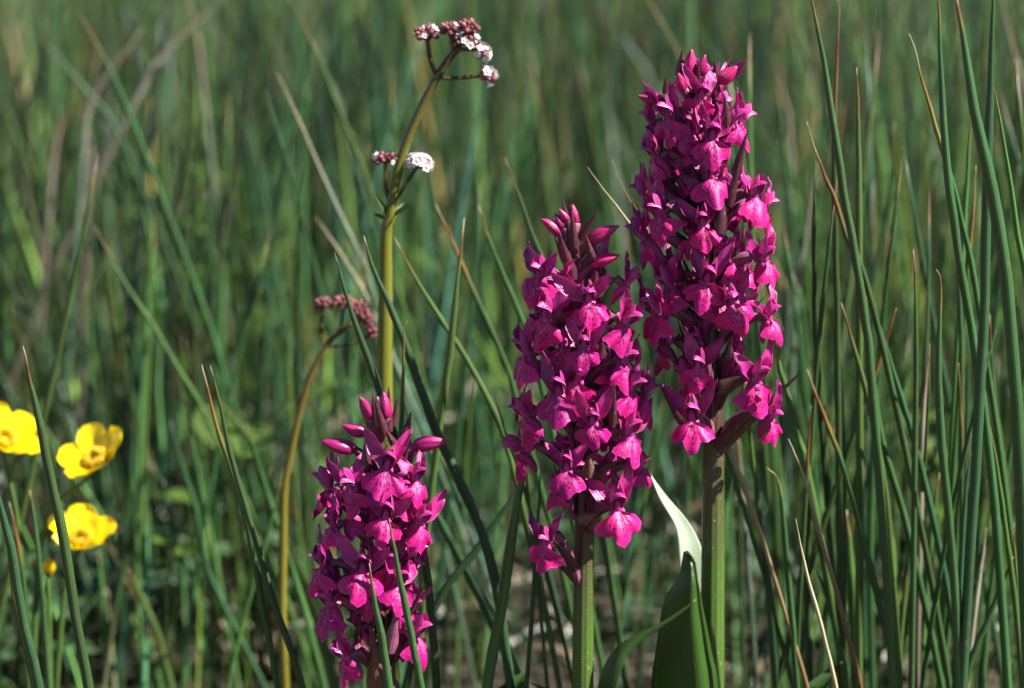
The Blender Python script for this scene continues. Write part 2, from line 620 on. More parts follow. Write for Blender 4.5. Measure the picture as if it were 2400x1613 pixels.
def build_litter():
    n = NT('dead_litter')
    c = n.add('ShaderNodeVertexColor', layer_name='tint').outputs[0]
    mat = n.finish(c, .55, .4, None, trans=.1)
    N = 6000
    K, S = 4, 2
    x = rng.uniform(-.6, .6, N)
    y = rng.uniform(.55, 2.0, N)
    az = rng.uniform(0, 6.283, N)
    L = .006 + .04 * rng.uniform(0, 1, N) ** 2
    w = .0006 + .0018 * rng.uniform(0, 1, N) ** 2
    t = np.linspace(0, 1, K)
    V = np.empty((N, K, S, 3), np.float32)
    tilt = rng.normal(0, .35, N)
    lift = rng.uniform(0, 1, N) ** 3 * .04
    roll_ = rng.normal(0, .7, N)
    for s in range(2):
        sg = s * 2 - 1
        wf = w[:, None] * np.sin(math.pi * (.12 + .8 * t))[None, :] * sg
        V[:, :, s, 0] = x[:, None] + np.cos(az)[:, None] * L[:, None] * t + -np.sin(az)[:, None] * wf
        V[:, :, s, 1] = y[:, None] + np.sin(az)[:, None] * L[:, None] * t + np.cos(az)[:, None] * wf
        V[:, :, s, 2] = .006 + L[:, None] * np.abs(tilt)[:, None] * t + .004 * np.sin(3 * t)[None, :] + lift[:, None] + wf * roll_[:, None]
    pal = np.array([(.24, .2, .15), (.17, .13, .08), (.11, .075, .045), (.4, .37, .31), (.09, .065, .04)])
    tint = (pal[rng.integers(0, 5, N)] * rng.uniform(.7, 1.2, (N, 1))).astype(np.float32)
    # strips: drop the wrap-around faces by using 2 "sides" (harmless doubled face is avoided below)
    vs, fs, cols = [], [], []
    me = bpy.data.meshes.new('dead_litter')
    base = np.arange(N)[:, None] * (K * S) + (np.arange(K - 1) * S)[None, :]
    q = np.stack([base, base + 1, base + 3, base + 2], -1).reshape(-1, 4)
    me.from_pydata(V.reshape(-1, 3).tolist(), [], q.tolist())
    ca = me.color_attributes.new('tint', 'FLOAT_COLOR', 'POINT')
    cc = np.ones((N, K * S, 4), np.float32)
    cc[..., :3] = tint[:, None, :]
    ca.data.foreach_set('color', cc.ravel())
    me.materials.append(mat)
    o = link('dead_litter', me)
    tag(o, 'scattered beige dead leaf litter lying on the soil between stalks', 'litter', kind='stuff')


build_litter()

# ------------------------------------------------------------------ rushes traced one by one
def to_ground(P, Y, extra=3):
    """carry a traced path (tip first) on down to the soil, straightening up"""
    P = [Vector(p) for p in P]
    d = (P[-1] - P[-2]).normalized()
    z = P[-1].z
    if z > .004:
        for k in range(extra):
            d = (d + Vector((0, 0, -.25))).normalized()
            step = (z + .006) / extra / max(.25, -d.z)
            P.append(P[-1] + d * step)
            P[-1].z = min(P[-1].z, z - (z + .006) * (k + 1) / extra)
        P[-1].z = -.006
    return P


def rush(crop, pts, Y, w, mat, label, group=None, lean=0.0, cat='rush'):
    """w = widest diameter in photo pixels; lean = how far the tip stands in front of (-) or behind (+) the base, metres"""
    n = len(pts)
    Pp = [atc(crop, x, y, Y + lean * (1 - i / max(1, n - 1))) for i, (x, y) in enumerate(pts)]
    P = to_ground(Pp, Y)
    P = P[::-1]
    path = smooth_path(P, 26)
    L = np.concatenate([[0], np.cumsum(np.linalg.norm(np.diff(path, axis=0), axis=1))])
    v = L / L[-1]
    r = w * (.55 if Y > .855 else 1.18 if crop in 'KL' else 1.05) / 2 / 2400 * SENS / LENS * Y
    rad = r * np.clip(1.02 - .25 * v ** 4 - .68 * np.clip((v - .82) / .18, 0, 1) ** 1.7, .07, 1)
    rs = random.Random(int(pts[0][0] * 7 + pts[0][1]) + int(Y * 1e4))
    for i in range(2, 25):
        path[i] += np.array([rs.gauss(0, 1), rs.gauss(0, 1), 0]) * r * .06
        rad[i] *= rs.uniform(.93, 1.06)
    base = Vector(path[0])
    vv, f, uv = tube(path - np.array(base), rad, 10, 5, .04, 0)
    uv = [(a, float(v[i // 10])) for i, (a, b) in enumerate(uv)]
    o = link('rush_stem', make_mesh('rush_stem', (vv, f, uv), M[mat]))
    o.location = base
    tag(o, label, cat, group)
    return o


G1 = 'green rush stems with brown tips around the orchids'
L1 = 'slender dark green rush stem with a browned tip growing close around the orchids'
G2 = 'blurred rush stems behind the orchids'
L2 = 'out of focus green rush stem leaning in the sward just behind the flowers'
G3 = 'plain dark green rush stems beside the tall orchid'
L3 = 'smooth dark green rush stem in the thicket beside the tall orchid'
RUSHES = [
    # left edge
    ('Z', [(52, 788), (66, 860), (92, 965), (118, 1100), (145, 1230), (172, 1400), (202, 1568)], .735, 25, 'rush', 'thick green rush stem crossing in front of the yellow buttercups'),
    ('Z', [(-14, 1060), (0, 1145), (25, 1250), (55, 1420), (88, 1568)], .735, 25, 'rush_blue', 'thick blue green rush stem beside the cut off buttercup'),
    ('N', [(35, 885), (55, 1030), (95, 1250), (168, 1568)], .738, 15, 'rush_brown', 'thin rush stem with orange tip hugging the thick blue green one'),
    ('N', [(45, 660), (75, 800), (105, 980), (130, 1200), (160, 1500)], .80, 15, 'rush_brown', 'rusty topped rush stem behind the buttercup bud'),
    ('N', [(145, 600), (180, 840), (205, 1100), (235, 1500)], .81, 15, 'rush', 'slim green rush stem passing beside the small buttercup bud'),
    ('N', [(985, -10), (1020, 140), (1060, 300), (1110, 450), (1190, 700), (1240, 940), (1290, 1200), (1335, 1450)], .765, 15, 'rush_brown', 'straw tipped rush stem, the one of a crossing pair that stands behind'),
    ('N', [(1025, -10), (1070, 170), (1120, 400), (1170, 590), (1250, 850), (1330, 1130), (1400, 1330), (1480, 1568)], .757, 16, 'rush', 'green rush stem with brown tip, front one of a crossing pair'),
    # round the short orchid
    ('Z', [(762, 575), (785, 660), (822, 770), (866, 895), (905, 1010), (945, 1150), (975, 1330), (990, 1500)], .768, 20, 'rush_blue', 'blue green rush stem rising behind the short orchid to a fine tip'),
    ('Z', [(829, 538), (850, 610), (890, 700), (935, 815), (985, 960), (1030, 1060), (1090, 1190), (1130, 1330), (1165, 1568)], .775, 23, 'rush_blue', 'brown tipped dark rush stem crossing the valerian stalk and arching behind the short orchid'),
    ('H', [(903, 250), (882, 300), (882, 420), (880, 520), (872, 760), (862, 1000), (850, 1300)], .765, 13, 'rush_brown', 'thin rush stem with hooked brown tip standing upright against the valerian stalk'),
    ('F', [(700, 398), (722, 560), (745, 720), (800, 1000), (845, 1270), (885, 1568)], .725, 21, 'rush', 'green rush stem with orange point standing in front of the short orchid spike'),
    ('F', [(888, -20), (905, 120), (950, 350), (1000, 620), (1070, 950), (1130, 1270), (1188, 1568)], .728, 19, 'rush', 'long green rush stem crossing before the short orchid flowers'),
    ('Z', [(1058, 497), (1045, 620), (1028, 780), (1008, 930), (985, 1100), (965, 1300), (955, 1500)], .79, 19, 'rush_light', 'light green rush stem with orange tip leaning between short and middle orchids'),
    ('Z', [(898, 540), (950, 640), (1010, 735), (1070, 830), (1125, 935), (1150, 1000), (1190, 1150)], .815, 15, 'rush_light', L2, G2),
    ('Z', [(1150, 360), (1180, 440), (1215, 540), (1245, 620), (1290, 800)], .83, 15, 'rush', L2, G2),
    ('Z', [(1090, 468), (1120, 560), (1165, 670), (1200, 760), (1240, 900)], .84, 15, 'rush', L2, G2),
    ('Z', [(992, 465), (1030, 550), (1090, 690), (1140, 800), (1180, 920)], .84, 15, 'rush_brown', L2, G2),
    ('Z', [(1338, 380), (1370, 425), (1420, 490), (1480, 575), (1540, 700)], .775, 11, 'rush_straw', 'pale straw coloured dry stem slanting between middle and tall orchids'),
    ('Z', [(1394, 365), (1420, 430), (1460, 500), (1500, 590)], .80, 10, 'rush_brown', 'thin brown tipped stem leaning behind the middle orchid bud tip'),
    ('Z', [(1208, 1010), (1192, 1080), (1172, 1190), (1145, 1370), (1110, 1568)], .757, 27, 'rush_light', 'stout light green rush stem just behind the lowest left flower of middle orchid'),
    ('Z', [(1232, 1060), (1226, 1180), (1212, 1400), (1200, 1568)], .765, 11, 'rush_blue', 'thin shaded rush stem standing close behind the middle orchid stem'),
    ('Z', [(1200, 1085), (1150, 1160), (1080, 1260), (1010, 1350), (955, 1460), (925, 1568)], .80, 21, 'rush_blue', 'dark rush stem leaning across behind the short orchid, against the others'),
    ('Z', [(965, 1120), (1010, 1200), (1075, 1320), (1130, 1430), (1190, 1568)], .815, 30, 'rush_blue', 'broad blue green blade slanting behind the short orchid base'),
    ('Z', [(1120, 870), (1135, 930), (1160, 1010), (1190, 1100)], .79, 10, 'rush_brown', 'thin orange brown tip poking up behind the middle orchid'),
    ('Z', [(1183, 945), (1188, 1010), (1200, 1100)], .79, 9, 'rush_brown', 'short orange rush tip beside the lowest left flowers of middle orchid'),
    # right thicket
    ('K', [(165, -120), (185, 0), (245, 310), (300, 660), (352, 1000), (405, 1300), (470, 1700), (500, 2000)], .765, 18, 'rush', 'tall smooth rush stem rising out of view beside the tall orchid'),
    ('K', [(322, 0), (330, 60), (318, 250), (303, 700), (310, 1300), (318, 1700)], .80, 14, 'rush_brown', 'softly blurred rush stem with long brown top behind the tall orchid'),
    ('K', [(421, 355), (428, 560), (432, 850), (434, 1380), (436, 1800)], .79, 17, 'rush_light', 'pale topped straight rush stem with a blunt beige end'),
    ('K', [(158, 635), (190, 750), (245, 900), (300, 1030), (370, 1250), (440, 1390), (540, 1750)], .785, 14, 'rush_brown', 'yellowing rush stem with pale tip leaning towards the thicket'),
    ('K', [(695, 178), (722, 240), (750, 370), (800, 540), (855, 740), (930, 990), (1000, 1280), (1060, 1600)], .775, 13, 'rush_brown', 'rush stem with hooked white tip and brown neck'),
    ('K', [(842, -100), (850, 0), (862, 350), (888, 800), (930, 1150), (985, 1520), (1040, 1800), (1110, 2300), (1150, 2700)], .755, 18, 'rush', 'tall rush stem with long golden brown upper part'),
    ('K', [(920, -120), (945, 0), (985, 230), (1035, 560), (1110, 880), (1170, 1210), (1218, 1568), (1260, 2100), (1290, 2700)], .72, 27, 'rush', 'thick rush stem with rusty top standing in front of the thicket'),
    ('K', [(1140, -140), (1135, 0), (1124, 420), (1108, 900), (1092, 1568), (1060, 2200), (1010, 3000)], .748, 22, 'rush_blue', 'straight thick blue green rush stem rising out of view in the thicket'),
    ('K', [(1120, 400), (1145, 480), (1175, 640), (1220, 900), (1270, 1250), (1320, 1500), (1400, 1900)], .752, 13, 'rush_light', 'yellow green rush stem with bright orange tip'),
    ('K', [(1030, 490), (1020, 640), (1003, 900), (985, 1200), (960, 1600)], .80, 13, 'rush_light', L3, G3),
    ('K', [(1048, 870), (1040, 1000), (1028, 1150), (1010, 1350), (990, 1600)], .80, 13, 'rush_brown', 'short rush stem with dull brown top between two thick ones'),
    ('K', [(838, 1415), (858, 1460), (862, 1568), (850, 1900), (870, 2350), (905, 2700), (930, 3000), (960, 3500)], .748, 18, 'rush', 'rush stem with curly bleached tip in the middle of the thicket'),
    ('K', [(718, 1310), (728, 1500), (732, 1900), (725, 2500), (715, 3200)], .77, 13, 'rush', L1, G1),
    ('L', [(432, 15), (470, 150), (525, 340), (575, 560), (615, 830), (635, 1060)], .785, 15, 'rush_light', 'light green rush stem with yellow tip crossing a taller green one'),
    ('L', [(540, -30), (610, 190), (680, 420), (725, 570), (790, 830)], .79, 15, 'rush_blue', 'steel blue shaded stem leaning through the thicket'),
    ('L', [(655, 38), (620, 150), (560, 330), (490, 530), (400, 800), (330, 1000)], .80, 14, 'rush_brown', 'brown tipped rush stem leaning the opposite way across the thicket'),
    ('L', [(788, 185), (775, 320), (762, 450), (755, 690), (750, 900)], .795, 15, 'rush_dry', 'dead beige rush stem with white tip'),
    ('L', [(905, 258), (910, 380), (918, 600), (915, 900)], .79, 10, 'rush_brown', 'bright orange rush tip between the green stems'),
    ('L', [(295, 285), (335, 400), (385, 530), (430, 650), (495, 860)], .785, 14, 'rush_brown', 'yellow brown rush stem leaning with a pale blunt tip'),
    ('L', [(311, 430), (302, 560), (294, 720), (284, 880)], .785, 11, 'rush_brown', 'short upright rush with deep orange upper half'),
    ('L', [(219, 563), (255, 650), (292, 745), (340, 930), (395, 1110), (450, 1320), (512, 1568)], .758, 11, 'rush_red', 'red brown dead stem slanting down beside the tall orchid stem'),
    ('L', [(249, 885), (270, 1000), (305, 1150), (350, 1310), (412, 1568)], .742, 9, 'rush_straw', 'bright straw coloured dry stem slanting in front of the thicket'),
    ('L', [(160, 100), (185, 270), (225, 420), (262, 560), (300, 720)], .80, 17, 'rush_light', L3, G3),
    ('L', [(530, -60), (552, 260), (590, 540), (640, 720), (692, 900)], .79, 15, 'rush', L3, G3),
    ('L', [(1016, 920), (1005, 1010), (990, 1110), (973, 1235)], .80, 12, 'rush_dry', 'dead grey beige stem stump leaning in the thicket'),
    ('L', [(1127, 905), (1130, 1000), (1140, 1150), (1155, 1400)], .77, 11, 'rush_light', 'rush with bright yellow tip at the edge of the thicket'),
    ('L', [(1125, 1040), (1080, 1150), (1020, 1300), (960, 1440), (930, 1560)], .765, 15, 'rush', 'dark rush stem leaning low across the foot of the thicket'),
    ('L', [(130, 680), (180, 740), (205, 950), (225, 1180), (248, 1450)], .775, 13, 'rush', L3, G3),
    ('L', [(98, 830), (120, 980), (150, 1250), (170, 1500)], .80, 15, 'rush_blue', L3, G3),
    ('L', [(958, 610), (935, 760), (915, 1100), (900, 1400)], .775, 14, 'rush_blue', L3, G3),
    ('L', [(1030, 60), (1040, 300), (1060, 480), (1090, 700)], .80, 13, 'rush', L3, G3),
    ('L', [(420, -60), (418, 200), (430, 420), (436, 600), (440, 900)], .81, 16, 'rush', L3, G3),
    ('L', [(700, 1040), (690, 1180), (672, 1340), (660, 1568)], .79, 15, 'rush_light', L3, G3),
    ('L', [(830, 700), (800, 900), (780, 1100), (760, 1400)], .81, 15, 'rush_light', L3, G3),
    ('L', [(600, 700), (620, 860), (640, 1050), (650, 1300)], .82, 15, 'rush_light', L3, G3),
    ('L', [(455, 850), (465, 1000), (480, 1200), (490, 1450)], .82, 22, 'rush_light', L3, G3),
    ('L', [(330, 1080), (370, 1200), (410, 1330), (450, 1500)], .80, 14, 'rush_light', L3, G3),
    ('L', [(1010, 420), (1045, 600), (1075, 790), (1100, 970), (1130, 1200)], .765, 13, 'rush_light', L3, G3),
    ('L', [(20, 560), (35, 800), (60, 1100), (80, 1400)], .86, 20, 'rush_pale', 'pale bluish blurred blade behind the tall orchid stem'),
    # blurred ones far behind on the left
    ('M', [(380, 60), (480, 240), (570, 420), (690, 710), (800, 1000), (930, 1340), (1040, 1660)], 1.0, 25, 'rush', L2, G2),
    ('M', [(200, 190), (300, 300), (400, 420), (520, 560), (640, 800)], 1.12, 24, 'rush_blue', L2, G2),
    ('M', [(455, 1090), (560, 1290), (650, 1440), (750, 1590), (860, 1780), (990, 2000)], .93, 20, 'rush_light', L2, G2),
    ('M', [(1340, 350), (1440, 570), (1560, 850), (1650, 1050), (1740, 1240), (1800, 1400)], .93, 21, 'rush_pale', 'pale grey green blurred blade slanting behind the valerian stalk'),
    ('M', [(1380, -40), (1470, 130), (1560, 330), (1650, 560), (1720, 730), (1800, 960)], .97, 21, 'rush_light', L2, G2),
    ('M', [(1580, -60), (1450, 450), (1390, 750), (1320, 1200), (1290, 1600)], 1.05, 24, 'rush_blue', L2, G2),
    ('M', [(690, 140), (620, 230), (555, 320), (470, 430), (420, 560), (400, 760)], 1.12, 32, 'rush_pale', 'bleached whitish blade bent over, blurred behind the meadow rushes'),
    ('M', [(1120, -60), (1000, 70), (880, 180), (760, 310), (690, 420)], 1.15, 26, 'rush_dry', 'beige dead blade bent over in the meadow far behind'),
    ('M', [(300, 520), (290, 620), (262, 760), (245, 930)], 1.18, 26, 'rush_dry', 'dead beige blade standing upright in the meadow far behind'),
    ('M', [(425, 500), (415, 600), (440, 740), (430, 900)], 1.16, 26, 'rush_dry', 'pinkish beige dead blade standing in the meadow far behind'),
    ('M', [(1525, 1050), (1590, 1140), (1650, 1230), (1720, 1350), (1800, 1500)], .92, 21, 'rush_pale', 'pale grey green blurred tip behind the lower valerian head'),
    ('M', [(900, -30), (930, 80), (955, 200), (970, 320)], 1.2, 28, 'rush_pale', 'pale blade crossing the beige dead one far behind'),
    ('N', [(830, 260), (890, 480), (960, 720), (1010, 980), (1080, 1140), (1170, 1320), (1260, 1500)], .92, 26, 'rush_blue', L2, G2),
    ('N', [(740, 420), (680, 640), (600, 1000), (550, 1250), (515, 1450)], .94, 26, 'rush', L2, G2),
    ('N', [(480, 900), (500, 1100), (510, 1300), (520, 1500)], .95, 24, 'rush_light', L2, G2),
    ('N', [(620, 980), (680, 1100), (760, 1280), (800, 1420)], .93, 30, 'rush_light', L2, G2),
    ('N', [(1200, 280), (1270, 500), (1330, 700), (1400, 900)], .88, 22, 'rush', L2, G2),
    ('N', [(1060, 150), (1150, 260), (1210, 360), (1260, 480)], .9, 20, 'rush_light', L2, G2),
    ('N', [(1400, 860), (1460, 990), (1530, 1180), (1600, 1420), (1650, 1600)], .86, 42, 'rush_light', 'broad bright green blurred blade beside the short orchid'),
    ('N', [(1370, 560), (1330, 740), (1270, 950), (1190, 1230), (1130, 1480)], .87, 18, 'rush_light', L2, G2),
    ('K', [(30, 360), (35, 480), (62, 600), (72, 760), (75, 950), (70, 1200)], 1.08, 34, 'rush_pale', 'bright pale green blurred blade behind the tall orchid'),
    ('K', [(225, 850), (190, 1000), (150, 1250), (110, 1500), (90, 1800)], .95, 28, 'rush_pale', 'pale bluish blade leaning behind the tall orchid flowers'),
    ('K', [(1180, -20), (1210, 120), (1250, 300), (1290, 420)], 1.05, 26, 'rush_pale', 'grey blurred blade behind the right thicket'),
    ('K', [(620, 640), (600, 900), (580, 1150), (520, 1400), (470, 1700)], .92, 22, 'rush', L2, G2),
]
for r_ in RUSHES:
    rush(*r_)


# repeats in the middle distance: individuals that share a few meshes
def build_mid_rushes():
    protos = []
    for k in range(9):
        n = 12
        H = 1.0
        t = np.linspace(0, 1, n)
        bend = random.uniform(-.12, .16)
        P = np.stack([.1 * t + bend * t ** 2.3, .03 * np.sin(3 * t + k), H * t], -1)
        rad = .0045 * np.clip(1 - .5 * t ** 2 - .46 * np.clip((t - .88) / .12, 0, 1) ** 1.5, .05, 1)
        v, f, u = tube(P, rad, 6)
        protos.append((v, f, u))
    mats = ['rush', 'rush_light', 'rush_blue', 'rush', 'rush_brown', 'rush_light', 'rush', 'rush_light', 'rush_blue']
    mes = [make_mesh('rush_stem', d, M[m]) for d, m in zip(protos, mats)]
    placed = 0
    while placed < 205:
        if placed < 75:                      # the thicket beside the tall orchid
            y = random.uniform(.79, .98)
            x = random.uniform(.068, .19) * y / .75
        else:
            y = .87 + .6 * random.random() ** 1.1
            x = random.uniform(-.18, .19) * y / .75 * 1.05
            if y < .95 and x < .05 and random.random() < .6:
                continue
        j = random.randrange(9)
        o = link('rush_stem', mes[j])
        o.location = (x, y, -.006)
        h = random.uniform(.11, .26) if placed < 75 else random.uniform(.12, .25) * .95
        o.scale = (h * 1.1, h * 1.1, h)
        o.rotation_euler = (random.gauss(0, .10), random.gauss(-.03, .12), random.uniform(0, 6.28))
        look = {'rush': 'mid green', 'rush_light': 'light yellow green', 'rush_blue': 'dark blue green', 'rush_brown': 'brown topped'}[mats[j]]
        if placed < 75:
            tag(o, look + ' rush stem at the back of the thicket behind the tall orchid', 'rush', look + ' rushes of the thicket')
        else:
            tag(o, look + ' blurred rush stem out in the open meadow behind all the flowers', 'rush', look + ' rushes of the meadow')
        placed += 1


build_mid_rushes()

# ------------------------------------------------------------------ orchid flower pieces (local frame: -Y faces out, Z up, mm)
def mm(data):
    v, f, u = data
    return [(a * MM, b * MM, c * MM) for a, b, c in v], f, u


def lip_mesh(seed):
    rs = random.Random(seed)
    fold = rs.uniform(1.4, 3.4)
    fl, fr = fold * rs.uniform(.7, 1.3), fold * rs.uniform(.7, 1.3)
    Lm = rs.uniform(7.4, 9.4)
    tooth = rs.uniform(.5, 1.7)
    notch = rs.uniform(.5, 1.3)
    wav = rs.uniform(.15, .4)
    curl = rs.uniform(-.9, .7)
    spread = R(rs.uniform(54, 72))
    fwd = rs.uniform(.8, 2.4)
    ph = rs.uniform(0, 6)
    nu, nv = 33, 14
    V = np.empty((nv, nu, 3))
    for i in range(nv):
        v = i / (nv - 1)
        for j in range(nu):
            u = -1 + 2 * j / (nu - 1)
            a = u * spread
            rim = Lm * (.80 - .10 * abs(u) ** 2) + tooth * math.exp(-(u / .17) ** 2) - notch * math.exp(-((abs(u) - .33) / .10) ** 2)
            rim += wav * math.sin(17 * u + ph) * abs(u) + .12 * math.sin(31 * u + ph * 2)
            rim *= 1 - .35 * max(0, abs(u) - .82) / .18
            r = .5 + (rim - .5) * v
            x = r * math.sin(a) * (.93 + .1 * v)
            z = -r * math.cos(a) * (.98)
            yb = -fwd * math.sin(math.pi * min(1, v * .85) * .75)
            k = fl if u < 0 else fr
            yb += k * (abs(x) / 4.2) ** 1.7
            yb += .55 * math.sin(7 * u + ph) * v * v + .25 * math.sin(15 * u + 2 * ph) * v ** 3 + curl * v ** 3
            yb += .45 * math.exp(-((abs(u) - .35) / .14) ** 2) * v       # shallow grooves beside the middle lobe
            V[i, j] = (x, yb - .4, z + .2)
    return mm(mesh_grid(V))


def sepal_mesh(seed, side):
    rs = random.Random(seed * 7 + side)
    up = rs.uniform(.75, 1.2)
    out = rs.uniform(.15, .72)
    back = rs.uniform(-.25, .4)
    d = Vector((side * out, back, up))
    n = Vector((side * rs.uniform(-.5, .15), -1, .15))
    return mm(lamina((side * .9, .6, .5), d, n, rs.uniform(8.0, 10.4), rs.uniform(3.0, 4.2), lance(.74, .8, .3),
                     bend=rs.uniform(-55, 40), cup=rs.uniform(.2, .8), twist=side * rs.uniform(-20, 45), nv=13, nu=9, ripple=.32, rs=rs))


def dorsal_mesh(seed):
    rs = random.Random(seed * 13 + 5)
    # arches up and forward over the column
    return mm(lamina((0, .9, .9), (0, -.12, 1), (0, -1, 0), rs.uniform(6.6, 7.4), rs.uniform(4.2, 5.0), lance(.85, .55, .5),
                     bend=rs.uniform(118, 142), cup=.8, nv=11, nu=9, rs=rs))


def petal_mesh(seed, side):
    rs = random.Random(seed * 17 + side)
    return mm(lamina((side * 1.15, .5, .6), (side * .30, -.42, 1), (-side * .95, -.35, 0), rs.uniform(5.6, 6.3), rs.uniform(2.9, 3.4), lance(.8, .6, .5),
                     bend=rs.uniform(35, 55), cup=.35, twist=side * -12, nv=9, nu=6, rs=rs))


def core_mesh(seed):
    rs = random.Random(seed * 19)
    col = tube(smooth_path([(0, .6, -.2), (0, 0, .8), (0, -.3, 1.7), (0, -.2, 2.3)], 6), np.array([.9, .95, .9, .8, .6, .2]), 8)
    sp = tube(smooth_path([(0, -.2, -.2), (0, 1.8, -1.6), (0, 3.0, -3.8), (0, 3.5, -6.2 + rs.uniform(-.6, .6))], 8), np.array([1.5, 1.5, 1.4, 1.25, 1.1, .95, .75, .3]), 9)
    return mm(join(col, sp))


NVAR = 16
LIP = [make_mesh('lip', lip_mesh(s), M['lip']) for s in range(NVAR)]
SEP = {sd: [make_mesh('sepal', sepal_mesh(s, sd), M['sepal']) for s in range(NVAR)] for sd in (-1, 1)}
DOR = [make_mesh('sepal', dorsal_mesh(s), M['petal']) for s in range(NVAR)]
PET = {sd: [make_mesh('petal', petal_mesh(s, sd), M['petal']) for s in range(NVAR)] for sd in (-1, 1)}
CORE = [make_mesh('flower', core_mesh(s), M['spur']) for s in range(3)]


def bud_mesh(seed):
    rs = random.Random(seed * 23)
    n, S = 12, 18
    V = np.empty((n, S, 3))
    for i in range(n):
        v = i / (n - 1)
        r = 2.0 * math.sin(math.pi * min(.995, .1 + .9 * v ** .8)) ** .75 * (1 - .12 * v) + .05
        for j in range(S):
            a = j / S * 2 * math.pi + .5 * v
            rr = r * (1 + .10 * math.cos(3 * a) + .05 * abs(math.sin(1.5 * a)))
            V[i, j] = (rr * math.cos(a), rr * math.sin(a) + .5 * math.sin(2.2 * v), v * 8.2)
    return mm(mesh_grid(V, closed=True, cap=True))


BUD = [make_mesh('bud', bud_mesh(s), M['bud']) for s in range(4)]
UP = Vector((0, 0, 1))


